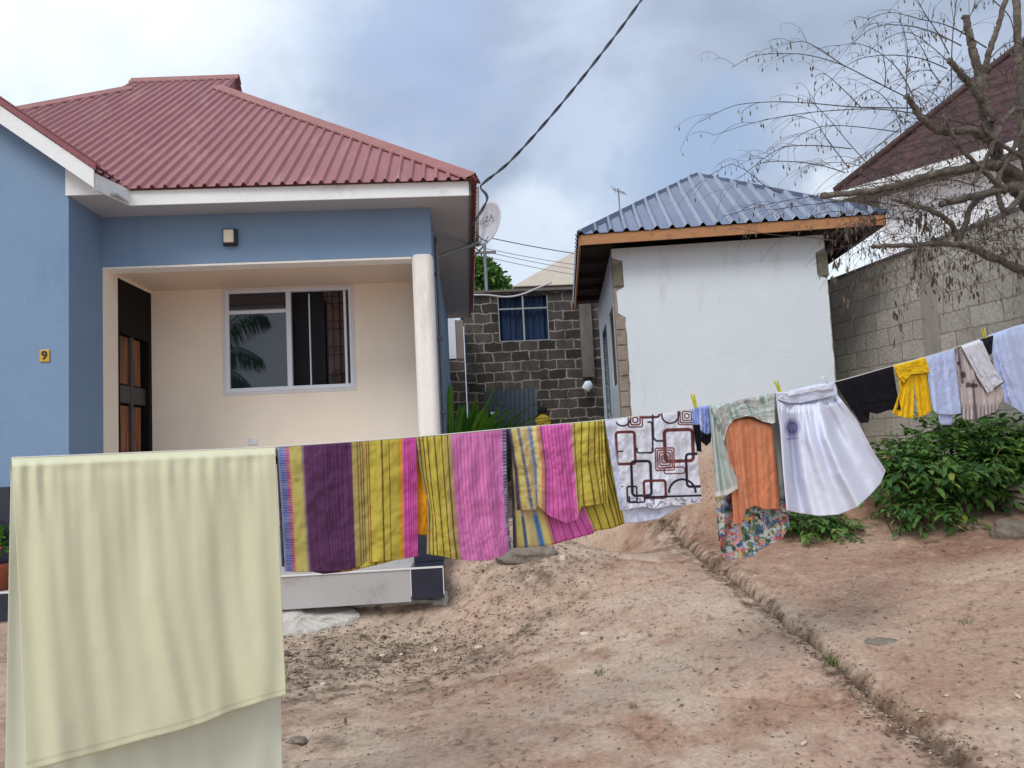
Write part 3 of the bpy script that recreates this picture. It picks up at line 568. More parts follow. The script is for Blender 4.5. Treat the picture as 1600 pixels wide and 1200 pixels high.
for i in range(n): Fc.append((2*i, 2*i+1, 2*i+3, 2*i+2))
ob('plaster', (V, Fc), wplas, WB, solid=.018, offset=-1)
for zc_, xc in ((2.18, .065), (2.14, wW-.055)):
    bm = NB(); fbox(bm, fr, (xc-.06, -.03, Z(zc_-.16)), (xc+.07, -.001, Z(zc_+.14))); ob('beam_end', bm, M('mossy_concrete', S(130, 128, 112), S(98, 96, 80), sc=14, rough=.95, bump=.5), WB, bevel=.01)
jz = [1.62, 1.44, 1.02, .60, .18]
for k in range(11):
    z1 = 1.64-k*.20; 
    if z1 < -.7: break
    bm = NB(); ex = .0+.012*(k % 3); fbox(bm, fr, (.0, -.012-.004*(k % 2), Z(z1-.185)), (.125-.006*(k % 3), .002, Z(z1))); ob('corner_block', bm, wy, WB, bevel=.008)
# left side wall with a window and a door
sd_o = .0
gy = M('grey_window_board', S(96, 96, 102), S(74, 76, 84), sc=6, rough=.7)
bm = NB(); w1a, w1b = .35, 1.2; d1a, d1b = 2.0, 2.9; zw0, zw1 = Z(.78), Z(1.85)
for a_, b_, z0, z1 in ((.152, w1a, wbot, wtop), (w1b, d1a, wbot, wtop), (d1b, wD, wbot, wtop), (w1a, w1b, wbot, zw0), (w1a, w1b, zw1, wtop), (d1a, d1b, zw1, wtop)): fbox(bm, fr, (0, a_, z0), (.15, b_, z1))
ob('side_wall', bm, wplas, WB)
bm = NB(); fbox(bm, fr, (.045, w1a, zw0), (.09, w1b, zw1)); wno = ob('window', bm, gy, WB)
bm = NB(); fbox(bm, fr, (.02, w1a, zw0), (.045, w1a+.06, zw1)); fbox(bm, fr, (.02, w1b-.06, zw0), (.045, w1b, zw1)); fbox(bm, fr, (.02, w1a+.06, zw1-.06), (.045, w1b-.06, zw1)); fbox(bm, fr, (.02, w1a+.06, zw0), (.045, w1b-.06, zw0+.05)); fbox(bm, fr, (.02, (w1a+w1b)/2-.03, zw0+.05), (.045, (w1a+w1b)/2+.03, zw1-.06)); ob('window_frame', bm, M('brown_frame', S(92, 78, 70), rough=.7), wno)
bm = NB(); fbox(bm, fr, (.04, d1a, wbot), (.08, d1b, zw1)); do_ = ob('door', bm, M('dark_slate_door', S(64, 78, 92), S(50, 60, 74), sc=6, rough=.6), WB)
bm = NB(); fbox(bm, fr, (-.01, d1a-.05, wbot), (.04, d1a, zw1)); fbox(bm, fr, (-.01, d1b, wbot), (.04, d1b+.05, zw1)); fbox(bm, fr, (-.01, d1a, zw1-.05), (.04, d1b, zw1)); ob('door_frame', bm, M('teal_frame', S(52, 96, 116), S(60, 108, 128), sc=7, rough=.5), do_)
bm = NB(); fbox(bm, fr, (wW-.15, .152, wbot), (wW, wD, wtop)); fbox(bm, fr, (.15, wD-.15, wbot), (wW-.15, wD, wtop)); ob('rear_wall', bm, wplas, WB)
# timber and roof
oL, oR, oF, oB = -.40, wW+.62, -.33, wD+.33; ez = Z(2.585)
tim = M('new_fascia_timber', S(184, 134, 92), S(162, 112, 74), sc=8, rough=.75, streak=.15, c3=S(140, 92, 60), sc3=6)
dtim = M('dark_rafter_timber', S(60, 50, 44), S(44, 36, 32), sc=9, rough=.9)
bm = NB(); fbox(bm, fr, (oL, oF-.022, ez-.075), (oR, oF, ez+.055)); ob('fascia', bm, tim, WB)
bm = NB(); fbox(bm, fr, (oL-.022, oF, ez-.075), (oL, oB, ez+.055)); ob('fascia', bm, tim, WB)
bm = NB(); fbox(bm, fr, (oR, oF, ez-.075), (oR+.022, oB, ez+.055)); ob('fascia', bm, dtim, WB)
bm = NB(); fbox(bm, fr, (oL+.001, oF+.001, ez+.045), (oR-.001, oB-.001, ez+.06)); ob('soffit', bm, dtim, WB)  # dark board added over the rafters to deepen the shade under the eaves
for k in range(5):
    b_ = oF+.25+k*.9+.1*random.random(); bm = NB(); fbox(bm, fr, (oL+.001, b_, ez-.04), (-.001, b_+.05, ez+.044)); ob('rafter', bm, dtim, WB); bm = NB(); fbox(bm, fr, (wW+.001, b_, ez-.04), (oR-.001, b_+.05, ez+.044)); ob('rafter', bm, dtim, WB)
tpw = math.tan(math.radians(35)); hw = (oR-oL)/2; rz = ez+.07
apA = fr(oL+hw, oF+hw, rz+hw*tpw); apB = fr(oL+hw, oB-hw, rz+hw*tpw)
c00, c10, c11, c01 = fr(oL-.04, oF-.04, rz-.01), fr(oR+.04, oF-.04, rz-.01), fr(oR+.04, oB+.04, rz-.01), fr(oL-.04, oB+.04, rz-.01)
e1, e2 = fr.e1, fr.e2; up = Vector((0, 0, 1))
def metalroof(name, c1, c2, lines):
    m = M(name, c1, c2, sc=2, rough=.2, metal=.9, spec=.5, bump=.05, bsc=6); return m
wroof = metalroof('blue_grey_roof_sheet', S(170, 176, 192), S(150, 158, 176), None)
for poly, O, A, Sd in (([c00, c10, apA], c00, e1, e2+up*tpw), ([c10, c11, apB, apA], c10, e2, -e1+up*tpw), ([c11, c01, apB], c11, -e1, -e2+up*tpw), ([c01, c00, apA, apB], c01, -e2, e1+up*tpw)):
    V, Fc = ribbed(poly, O, A, Sd, .19, .03, .042, .05, .034); ob('roof', (V, Fc), wroof, WB, solid=.002)
capm = M('dark_blue_cap', S(84, 96, 118), S(70, 80, 100), sc=5, rough=.35, metal=.4)
bm = NB(); cap_strip(bm, c00, apA, e1-up*.3, e2-up*.3, .09, .022); ob('hip_cap', bm, capm, WB, solid=.002)
bm = NB(); cap_strip(bm, c10, apA, -e1-up*.3, e2-up*.3, .09, .022); ob('hip_cap', bm, capm, WB, solid=.002)

# ---------------------------------------------------------------- compound wall on the right
CW = thing('compound_wall', 'grey concrete block boundary wall with a concrete pillar on the right', 'wall', (5.6, 8.7, Z(-.6)))
cblk = brickmat('grey_concrete_blocks', S(196, 192, 183), S(176, 172, 162), S(150, 143, 132), .46, .235, .009, S(144, 134, 120), .5, bump=.55)
wa, wb2 = Vector((5.02, 13.5, 0)), Vector((6.25, 3.6, 0)); dv = (wb2-wa).normalized(); nv_ = Vector((dv.y, -dv.x, 0))
if nv_.x > 0: nv_ = -nv_
def cwx(y): return wa.x+(wb2.x-wa.x)*(y-wa.y)/(wb2.y-wa.y)
V, Fc = [], []; ztop = Z(2.19)
p = [wa, wb2]; bm = NB(); prism(bm, [wa+Vector((0, 0, Z(-1.6))), wb2+Vector((0, 0, Z(-1.6))), wb2-nv_*.15+Vector((0, 0, Z(-1.6))), wa-nv_*.15+Vector((0, 0, Z(-1.6)))], (0, 0, ztop-Z(-1.6))); ob('block_wall', bm, cblk, CW, uv=True)
cpm = M('concrete_coping', S(120, 122, 124), S(96, 98, 100), sc=8, rough=.9, bump=.3)
bm = NB(); prism(bm, [wa+nv_*.02+Vector((0, 0, ztop+.002)), wb2+nv_*.02+Vector((0, 0, ztop+.002)), wb2-nv_*.17+Vector((0, 0, ztop+.002)), wa-nv_*.17+Vector((0, 0, ztop+.002))], (0, 0, .035)); ob('coping', bm, cpm, CW)
pcm = M('pillar_concrete', S(164, 160, 150), S(144, 139, 130), sc=6, rough=.95, bump=.4, streak=4, c3=S(104, 98, 90), sc3=3)
def cwat(px, py):
    return PPL(px, py, wa, nv_)
for px in (1453,):
    a = cwat(px, 480); bm = NB(); fr2 = Fr((a.x, a.y, 0), math.degrees(math.atan2(dv.y, dv.x))); sgn = 1 if fr2.e2.dot(nv_) > 0 else -1
    fbox(bm, fr2, (-.12, min(sgn*.03, -sgn*.1), Z(-1.6)), (.12, max(sgn*.03, -sgn*.1), ztop+.001)); ob('pillar', bm, pcm, CW, bevel=.008)
# wall base footing
bm = NB(); prism(bm, [wa+nv_*.09+Vector((0, 0, Z(-1.8))), wb2+nv_*.09+Vector((0, 0, Z(-1.8))), wb2+Vector((0, 0, Z(-1.8))), wa+Vector((0, 0, Z(-1.8)))], (0, 0, 1.53)); ob('footing', bm, conc, CW)

# ---------------------------------------------------------------- big house behind the wall
RH = thing('tiled_roof_house', 'white house with dark red tiled hip roof behind the boundary wall', 'house', (10, 15, Z(-.3)))
fa, fb = Vector(P(1306, 304, 17)), Vector(P(1600, 212, 14)); zE = (fa.z+fb.z)/2; de = Vector((fb.x-fa.x, fb.y-fa.y, 0)).normalized(); ne = Vector((-de.y, de.x, 0))
if ne.y < 0: ne = -ne
far = Vector((fa.x, fa.y, zE)); nearp = far+de*9; 
tilem = bpy.data.materials.new('dark_red_tiles'); tilem.use_nodes = True; nt = tilem.node_tree; b = nt.nodes['Principled BSDF']; b.inputs['Roughness'].default_value = .7
t = nd(nt, 'ShaderNodeTexCoord'); n = nd(nt, 'ShaderNodeTexNoise'); n.inputs['Scale'].default_value = 5; nt.links.new(t.outputs['Object'], n.inputs['Vector']); r = nd(nt, 'ShaderNodeValToRGB'); r.color_ramp.elements[0].color = (*S(52, 31, 33), 1); r.color_ramp.elements[1].color = (*S(84, 50, 50), 1); r.color_ramp.elements[0].position = .35; r.color_ramp.elements[1].position = .68; nt.links.new(n.outputs['Fac'], r.inputs[0]); nt.links.new(r.outputs[0], b.inputs['Base Color'])
tt = math.tan(math.radians(45)); V, Fc = [], []
Wd = 9.0
# stepped tile courses as real steps on the facing slope
def slope(Oe, dA, dN, run, cut0, cut1, L):
    V, Fc = [], []; n = int(run/.33)
    for i in range(n):
        s0, s1 = i*.33, (i+1)*.33; z0 = zE+s0*tt+.045; z1 = zE+s1*tt+.005
        a0, b0, a1, b1 = cut0*s0, L-cut1*s0, cut0*s1, L-cut1*s1; k = len(V)
        V.extend([Oe+dA*a0+dN*s0+up*(z0-zE), Oe+dA*b0+dN*s0+up*(z0-zE), Oe+dA*b1+dN*s1+up*(z1-zE), Oe+dA*a1+dN*s1+up*(z1-zE), Oe+dA*a0+dN*s0+up*(z0-zE-.045), Oe+dA*b0+dN*s0+up*(z0-zE-.045)])
        Fc.extend([(k, k+1, k+2, k+3), (k+4, k+5, k+1, k)])
    return V, Fc
V, Fc = slope(far, de, ne, 4.5, 1, 0, 9); ob('roof', (V, Fc), tilem, RH)
V, Fc = slope(far, ne, de, 4.5, 1, 1, 9); ob('roof', (V, Fc), tilem, RH)
apx = far+ne*4.5+de*4.5+up*(4.5*tt)
tube('hip_cap', [far+up*.06, apx+up*.06], .09, tilem, RH)
bm = NB(); prism(bm, [far+up*-.2, nearp+up*-.2, nearp+ne*.05+up*-.2, far+ne*.05+up*-.2], up*.22); prism(bm, [far+ne*.05+up*-.2, far+ne*9+up*-.2, far+ne*9+de*.05+up*-.2, far+ne*.05+de*.05+up*-.2], up*.22); ob('fascia', bm, whitef, RH)
bm = NB(); q0 = far+de*.05+ne*.05; prism(bm, [q0+up*-.19, q0+de*8.9+up*-.19, q0+de*8.9+ne*8.9+up*-.19, q0+ne*8.9+up*-.19], up*.02); ob('soffit', bm, M('grey_green_soffit', S(120, 126, 122), S(104, 110, 106), sc=4), RH)
i0 = far+de*.7+ne*.7; bm = NB(); prism(bm, [i0-up*(zE+.5), i0+de*8-up*(zE+.5), i0+de*8+ne*8-up*(zE+.5), i0+ne*8-up*(zE+.5)], up*(zE+.5-.19)); ob('wall', bm, M('white_house_wall', S(246, 248, 252), S(240, 243, 248), sc=2, rough=.8), RH)
for k in range(3):
    a0 = .9+k*2.6; zq = 2.1-1.5; bm = NB()
    for aa, bb, z0, z1 in ((0, 1.3, 1.1, 1.16), (0, 1.3, 2.3, 2.36), (0, .06, 1.16, 2.3), (1.24, 1.3, 1.16, 2.3), (.62, .68, 1.16, 2.3)):
        prism(bm, [i0+de*(a0+aa)-ne*.04+up*(z0-4.1), i0+de*(a0+bb)-ne*.04+up*(z0-4.1), i0+de*(a0+bb)+up*(z0-4.1), i0+de*(a0+aa)+up*(z0-4.1)], up*(z1-z0))
    w2 = ob('window', bm, alu, RH); bm = NB(); prism(bm, [i0+de*(a0+.06)-ne*.02+up*(1.16-4.1), i0+de*(a0+1.24)-ne*.02+up*(1.16-4.1), i0+de*(a0+1.24)-ne*.01+up*(1.16-4.1), i0+de*(a0+.06)-ne*.01+up*(1.16-4.1)], up*1.14); ob('glass_pane', bm, glass, w2)

# ---------------------------------------------------------------- dark block house between the two
BH = thing('block_house', 'weathered dark block house with a blue curtained window between the two houses', 'house', P(830, 600, 15.5))
dblk = brickmat('weathered_dark_blocks', S(98, 92, 87), S(56, 53, 51), S(156, 147, 136), .375, .205, .017, S(46, 43, 42), .75, bump=.6, smooth=.5, wob=.026)
YH = 15.5; hx0, hx1 = P(727, 560, YH).x, P(962, 560, YH).x; hz1 = P(800, 457, YH).z; wh0, wh1 = P(779, 500, YH), P(857, 500, YH); whz0, whz1 = P(818, 533, YH).z, P(818, 462, YH).z
bm = NB(); box(bm, (hx0, YH, Z(-1)), (wh0.x, YH+.2, hz1)); box(bm, (wh1.x, YH, Z(-1)), (hx1, YH+.2, hz1)); box(bm, (wh0.x, YH, Z(-1)), (wh1.x, YH+.2, whz0)); box(bm, (wh0.x, YH, whz1), (wh1.x, YH+.2, hz1)); ob('wall', bm, dblk, BH, uv=True)
bm = NB(); box(bm, (hx0, YH+.21, Z(-1)), (hx0+.2, YH+4, hz1)); ob('side_wall', bm, dblk, BH, uv=True); bm = NB(); box(bm, (hx1-.2, YH+.21, Z(-1)), (hx1, YH+4, hz1)); ob('side_wall', bm, dblk, BH, uv=True)
bm = NB(); box(bm, (hx0-.08, YH-.1, hz1), (hx1+.05, YH+4.1, hz1+.045)); ob('roof', bm, M('flat_slab', S(120, 116, 108), S(90, 86, 80), sc=5, rough=.9), BH)
fm = .028; bm = NB(); x0, x1 = wh0.x, wh1.x; mxx = (x0+x1)/2; zt2 = P(818, 482, YH).z
for a, b in (((x0, whz0), (x0+fm*.6, whz1)), ((x1-fm*.6, whz0), (x1, whz1)), ((mxx-fm*.6, whz0), (mxx+fm*.6, whz1)), ((x0, zt2-fm*.5), (mxx-fm*.6, zt2+fm*.5)), ((mxx+fm*.6, zt2-fm*.5), (x1, zt2+fm*.5)), ((x0+fm*.6, whz0), (mxx-fm*.6, whz0+fm*.6)), ((mxx+fm*.6, whz0), (x1-fm*.6, whz0+fm*.6))): box(bm, (a[0], YH-.01-.002*random.random(), a[1]), (b[0], YH+.05, b[1]))
wz = ob('window', bm, M('pale_frame', S(150, 156, 158), rough=.6), BH)
V, Fc = [], []; n = 60
for i in range(n+1):
    x = x0+(x1-x0)*i/n; yy = YH+.12+.02*math.sin(i*.9)+.015*math.sin(i*.31+1); V += [(x, yy, whz0), (x, yy, whz1)]
for i in range(n): Fc.append((2*i, 2*i+2, 2*i+3, 2*i+1))
ob('curtain', (V, Fc), M('dark_blue_curtain', S(30, 56, 92), S(20, 34, 56), sc=4, rough=.6, spec=.3), wz, smooth=True)
bm = NB(); a0 = P(906, 500, YH-.1); a1 = P(924, 500, YH-.1); box(bm, (a0.x, YH-.14, P(915, 590, YH).z), (a1.x, YH-.002, P(915, 452, YH).z)); ob('pillar', bm, M('pale_weathered_pillar', S(124, 117, 108), S(62, 58, 54), sc=5, rough=.95, streak=4), BH)
hs = tube('hanging_hose', crv([P(728, 461, 15.2), P(760, 461, 15.2), P(790, 464, 15.2), P(815, 460, 15.2), P(840, 450, 15.2), P(862, 441, 15.2)], 6), .02, M('pale_hose', S(188, 190, 190), rough=.6)); tag(hs, 'pale hose sagging along the top of the dark block house', 'hose')
# metal sheet leaning, white scraps, container
a0, a1, b0, b1 = P(757, 612, 14.9), P(840, 607, 15.3), P(757, 676, 14.5), P(840, 676, 14.9)
V, Fc = [], []; n = 60
for i in range(n+1):
    t_ = i/n; o_ = Vector((0, -.012*math.sin(t_*n*1.2)-.02*math.sin(t_*7), 0)); V += [a0.lerp(a1, t_)+o_+up*.015*math.sin(t_*9), b0.lerp(b1, t_)+o_]
for i in range(n): Fc.append((2*i, 2*i+2, 2*i+3, 2*i+1))
sh = ob('metal_sheet', (V, Fc), M('rusty_blue_grey_sheet', S(66, 76, 88), S(46, 52, 62), sc=5, rough=.8, streak=.4, c3=S(92, 98, 104), sc3=3), org=b0, solid=.006); tag(sh, 'weathered blue grey metal sheet leaning against the dark block house', 'metal sheet')
def jar(name, label, cat, c, s, mat, tilt=0):
    V, Fc = [], []; n = 14; pr = [(.0, -1), (.8, -1), (.9, -.9), (.92, .55), (.8, .75), (.4, .9), (.36, 1.1), (0, 1.1)]
    R_ = Matrix.Rotation(tilt, 3, 'Y')
    for r, z in pr:
        for k in range(n): a = 2*math.pi*k/n; V.append(c+R_ @ Vector((r*s*math.cos(a), r*s*math.sin(a)*.7, z*s)))
    for i in range(len(pr)-1):
        for k in range(n): Fc.append((i*n+k, i*n+(k+1) % n, (i+1)*n+(k+1) % n, (i+1)*n+k))
    return tag(ob(name, (V, Fc), mat, org=c, smooth=True), label, cat)
wpl = M('white_plastic', S(225, 232, 240), S(205, 214, 226), sc=6, rough=.4)
jar('plastic_container', 'white plastic container hung tilted on the dark block wall by the outbuilding', 'container', P(918, 603, 15.35), .1, wpl, .6)
bm = NB(); c = P(772, 646, 14.2); box(bm, (c.x-.09, c.y, c.z-.025), (c.x+.09, c.y+.1, c.z+.03)); tag(ob('plastic_basin', bm, wpl, org=c, bevel=.02), 'small white basin lying among leaves before the metal sheet', 'basin')
# wall at the end of the alley
AW = thing('alley_wall', 'white plastered wall on dark blocks at the end of the alley', 'wall', P(708, 600, 15.0))
x0, x1 = P(640, 560, 15).x, P(726, 560, 15.2).x; zm = P(700, 561, 15).z
bm = NB(); box(bm, (x0, 15.0, Z(-1)), (x1, 15.2, zm)); ob('block_base', bm, dblk, AW, uv=True)
bm = NB(); box(bm, (x0, 14.98, zm+.001), (P(712, 530, 15).x, 15.2, Z(2.9))); ob('plaster', bm, wplas, AW)
bm = NB(); box(bm, (P(712, 530, 15).x, 15.0, zm+.001), (x1, 15.2, Z(2.6))); ob('stained_wall', bm, M('stained_plaster', S(150, 142, 136), S(112, 104, 98), sc=3, streak=4), AW)
# far house with pale hip roof
FH = thing('pale_roof_house', 'far house with pale beige roof rising behind the dark block house', 'house', P(850, 500, 22))
YQ = 22; L0 = P(802, 448, YQ); ap = P(925, 378, YQ+2.5)
bm = NB(); x0 = L0.x; x1 = x0+5.0; z0 = L0.z; 
def face(bm, *pts): bm.faces.new([bm.verts.new(Vector(p)) for p in pts])
face(bm, (x0, YQ, z0), (x1, YQ, z0), (ap.x+.1, ap.y, ap.z), (ap.x, ap.y, ap.z)); face(bm, (x0, YQ+5, z0), (x0, YQ, z0), (ap.x, ap.y, ap.z)); face(bm, (x1, YQ, z0), (x1, YQ+5, z0), (ap.x+.1, ap.y, ap.z)); face(bm, (x1, YQ+5, z0), (x0, YQ+5, z0), (ap.x, ap.y, ap.z))
ob('roof', bm, M('beige_roof_sheet', S(196, 184, 166), S(180, 170, 156), sc=3, rough=.6), FH, solid=.03)
bm = NB(); box(bm, (x0+.05, YQ+.03, z0-.14), (x1-.05, YQ+4.9, z0-.03)); ob('fascia', bm, M('dark_fascia', S(70, 66, 66), rough=.8), FH)
bm = NB(); box(bm, (x0+.3, YQ+.3, 0), (x1-.3, YQ+4.7, z0-.14)); ob('wall', bm, M('grey_house_wall', S(140, 134, 128), S(120, 114, 108), sc=2), FH)
# utility pole, wires, antenna
a = P(757, 382, 20); pl2 = thing('utility_pole', 'thin grey pole rising behind the dark block house', 'pole', (a.x, 20, 1)); tube('pole', [(a.x, 20, 1), (a.x, 20, a.z)], .045, steel, pl2); bm = NB(); box(bm, (a.x-.3, 19.96, a.z-.25), (a.x+.3, 20.04, a.z-.19)); ob('crossarm', bm, steel, pl2)
wm_ = M('wire_sheath', S(88, 96, 112), rough=.6)
for i, (y0_, y1_, lb) in enumerate(((370, 385, 'single dark wire, topmost, running right from beside the satellite dish'), (388, 402, 'thin wire second from top running right over the beige roof'), (393, 411, 'thin wire third from top running right over the beige roof'), (401, 420, 'thin wire lowest of those running right over the beige roof'))):
    A_ = P(757, y0_, 20); B_ = P(1010, y1_+22, 22); mid = A_.lerp(B_, .5)-up*.1
    o = tube('overhead_wire', crv([A_, A_.lerp(B_, .25)-up*.07, mid, A_.lerp(B_, .75)-up*.07, B_], 4), .014 if i == 0 else .008, wm_, n=5); tag(o, lb, 'wire', 'overhead wires in the gap')
a = P(966, 294, 14.6); AN = thing('tv_antenna', 'small television antenna on a thin mast behind the outbuilding roof', 'antenna', (a.x, 14.6, Z(0)))
tube('mast', [(a.x+.02, 14.6, Z(0)), (a.x, 14.6, a.z)], .014, galv, AN)
V, Fc = [], []; bd = Vector((.8, .5, -.1)).normalized(); c0 = Vector((a.x, 14.6, a.z-.06)); tube_l(V, Fc, [c0-bd*.15, c0+bd*.2], .008, 5)
for k in range(5): p = c0+bd*(-.13+k*.075); L2 = .12-.012*k; tube_l(V, Fc, [p+Vector((-.3, .5, .8)).normalized()*L2, p-Vector((-.3, .5, .8)).normalized()*L2], .006, 4)
ob('aerial', (V, Fc), galv, AN)

# ---------------------------------------------------------------- laundry
LA = np.array(P(15, 715, 2.5)); LB = np.array(P(1600, 512, 5.6)); ld = (LB-LA)[:2]; ld /= np.linalg.norm(ld); LN = np.array([ld[1], -ld[0], 0])
if LN[1] > 0: LN = -LN          # towards the camera
def LP(px, py, off=0.):
    d = fw[None]*F+CR[None]*(np.ravel(px)-800)[:, None]-CU[None]*(np.ravel(py)-600)[:, None]
    k = ((LA-EO)@LN+off)/(d@LN); return EO+d*k[:, None]
LINE = [(19, 715.3), (220, 707), (430, 698), (650, 682.5), (795, 669.5), (945, 656), (1085, 638.5), (1215, 613.5), (1303, 597), (1395, 571.5), (1445, 558), (1490, 544.5), (1532, 529.5), (1600, 509), (1700, 478)]
lx = np.array([p[0] for p in LINE]); ly = np.array([p[1] for p in LINE])
def lineY(px): return np.interp(px, lx, ly)
lp = [V3(LP(np.array([float(a)]), np.array([float(b)]))[0]) for a, b in LINE]
cl = tube('clothesline', crv(lp, 6), .0028, M('white_cord', S(214, 214, 206), rough=.8), n=6); tag(cl, 'thin white cord stretched across the yard carrying the washing', 'clothesline')
pb = LP(np.array([150.]), np.array([716.]), -.11)[0]; pg_ = gz(pb[0], pb[1])
po = tube('clothesline_post', [(pb[0], pb[1], pg_-.1), (pb[0], pb[1], pb[2]+.0)], .02, M('old_post_wood', S(120, 104, 88), S(90, 76, 62), sc=10), org=(pb[0], pb[1], pg_)); tag(po, 'slim wooden post standing close behind the hanging cream sheet', 'post')
CM = attrmat('cotton_print', trans=.1, bump=.2, var=.08); CMt = attrmat('thin_cotton', trans=.25, bump=.2, var=.06); CMs = attrmat('synthetic_cloth', rough=.7, bump=.15, var=.06)
def colarr(h, *cs): return
def cloth(name, cols, paint, parent=None, label=None, cat=None, group=None, back=None, nu=160, nv=150, fold=.012, ff=(3.1, 7.3, 13.7), seed=0, off=.004, mat=None, hang=1., over=True, drift=.15, wr=.004, boff=None, pinch=.0, billow=.0):
    """a hanging cloth: cols = list of columns, each a list of pixels from the line down; back = the same for the flap behind the line"""
    R = np.random.RandomState(seed+100)
    def grid(cols, nu, nv):
        m = len(cols); k = max(len(c) for c in cols); C = np.zeros((m, k, 2))
        for i, c in enumerate(cols):
            t = np.linspace(0, 1, len(c)); T = np.linspace(0, 1, k); C[i] = np.stack([np.interp(T, t, [p[0] for p in c]), np.interp(T, t, [p[1] for p in c])], -1)
        us = np.linspace(0, m-1, nu+1); i = np.clip(us.astype(int), 0, m-2); t = (us-i)[:, None, None]
        Cu = C[i]*(1-t)+C[i+1]*t
        vs_ = np.linspace(0, k-1, nv+1); j = np.clip(vs_.astype(int), 0, k-2); s = (vs_-j)[None, :, None]
        return Cu[:, j]*(1-s)+Cu[:, j+1]*s
    ph = R.rand(len(ff)); dr = (R.rand(len(ff))-.5)*drift*2
    def make(cols, sgn, nv, o_):
        g = grid(cols, nu, nv); u = np.linspace(0, 1, nu+1)[:, None]*np.ones((1, nv+1)); v = np.ones((nu+1, 1))*np.linspace(0, 1, nv+1)[None]
        f = 0
        for a, p_, d_ in zip(ff, ph, dr): f = f+np.cos(2*np.pi*(a*u+p_+d_*v*a*.3))*(3./(a+1.5))
        f = f*fold*(.25+.75*sst(0, .35, v))*.6+wr*4*fbm(u*9+seed, v*7, 201, 3)+fold*1.2*fbm(u*3.2+seed*1.7, v*1.5, 231, 2)
        if pinch: f = f+pinch*(vn(u*34+seed, v*2.2, 241)-.5)*np.exp(-v*5)*2+pinch*(vn(u*16+seed, v*2.2+u, 251)-.5)*np.exp(-(1-v)*9)*2
        if billow: f = f+billow*np.sin(np.pi*np.clip(u*1.1-.05, 0, 1))*v
        offs = sgn*(o_*sst(0, .03, v)+f*sst(0, .06, v)*1.0*sgn+ fold*.5*sst(0, .1, v))
        pts = LP(g[..., 0], g[..., 1], offs.ravel()).reshape(nu+1, nv+1, 3)
        return g, u, v, pts
    g, u, v, pts = make(cols, 1, nv, off); lay = np.ones_like(u)
    if back is not None:
        nb = max(20, nv//3); gb, ub, vb_, pb = make(back, -1, nb, off if boff is None else boff)
        g = np.concatenate([gb[:, :0:-1], g], 1); u = np.concatenate([ub[:, :0:-1], u], 1); v = np.concatenate([-vb_[:, :0:-1], v], 1); pts = np.concatenate([pb[:, :0:-1], pts], 1)
    nV = pts.shape[1]; col = paint(u, v, g[..., 0], g[..., 1]); col = np.broadcast_to(col, u.shape+(3,))
    me = bpy.data.meshes.new(name)
    org = worg(parent) if parent else V3(pts[nu//2, nV//2 if back is None else nb])
    me.vertices.add(pts.shape[0]*nV); me.vertices.foreach_set('co', (pts-np.array(org)).ravel())
    ii = (np.arange(nu)[:, None]*nV+np.arange(nV-1)[None]).ravel(); q = np.stack([ii, ii+1, ii+nV+1, ii+nV], -1)
    me.loops.add(q.size); me.polygons.add(len(q)); me.loops.foreach_set('vertex_index', q.ravel().astype('i')); me.polygons.foreach_set('loop_start', (np.arange(len(q))*4).astype('i')); me.polygons.foreach_set('use_smooth', np.ones(len(q), bool)); me.update(calc_edges=True)
    at = me.color_attributes.new('Col', 'FLOAT_COLOR', 'POINT'); at.data.foreach_set('color', np.concatenate([col, np.ones(col.shape[:2]+(1,))], -1).astype('f').ravel())
    o = bpy.data.objects.new(name, me); COL.objects.link(o); me.materials.append(mat or CM)
    s = o.modifiers.new('s', 'SOLIDIFY'); s.thickness = .0016; s.offset = 0
    if parent: o.parent = parent
    else: o.location = org; tag(o, label, cat, group)
    return o
def tops(x0, x1, n, dy=0): return [(x, float(lineY(x))+dy) for x in np.linspace(x0, x1, n)]
def cols_from(x0, x1, bottom, mids=None, dy=0):
    n = len(bottom); T = tops(x0, x1, n, dy); return [[T[i]]+([mids[i]] if mids and mids[i] else [])+[bottom[i]] for i in range(n)]
A3 = lambda *c: np.array(S(*c))
def flat(c, c2=None):
    c = np.array(c); 
    def f(u, v, px, py):
        return c[None, None]*(1+.06*fbm(u*6, v*6, 77, 3))[..., None]
    return f
# 1 the cream sheet
LG = 'washing pegged and draped along the clothesline'
ivory = A3(228, 227, 194); ivory2 = A3(226, 228, 208)
def p_sheet(u, v, px, py):
    c = np.broadcast_to(ivory, u.shape+(3,)).copy(); c = mixc(c, ivory2, (v < 0)*1.); hem = np.exp(-((v-.975)/.0035)**2)*.45+sst(.99, .995, v)*.35; c = mixc(c, A3(176, 172, 140), hem); return c
b_ = [(40, 1206), (100, 1190), (160, 1174), (220, 1157), (280, 1142), (320, 1129), (360, 1112), (405, 1098), (447, 1086)]
cols = cols_from(18, 430, b_, [(28+i*51+3, 950-i*5) for i in range(9)])
bk = cols_from(17, 431, [(6, 1330), (120, 1320), (240, 1310), (340, 1300), (443, 1290)])
cloth('sheet', cols, p_sheet, label='large cream sheet folded over the clothesline at the far left', cat='bed sheet', group=LG, back=bk, nu=260, nv=220, fold=.015, ff=(2.3, 5.2, 9.7), seed=3, off=.03, boff=.05, pinch=.012, mat=attrmat('sheet_cotton', trans=.12, bump=.02, var=.025), drift=.9, wr=.001)
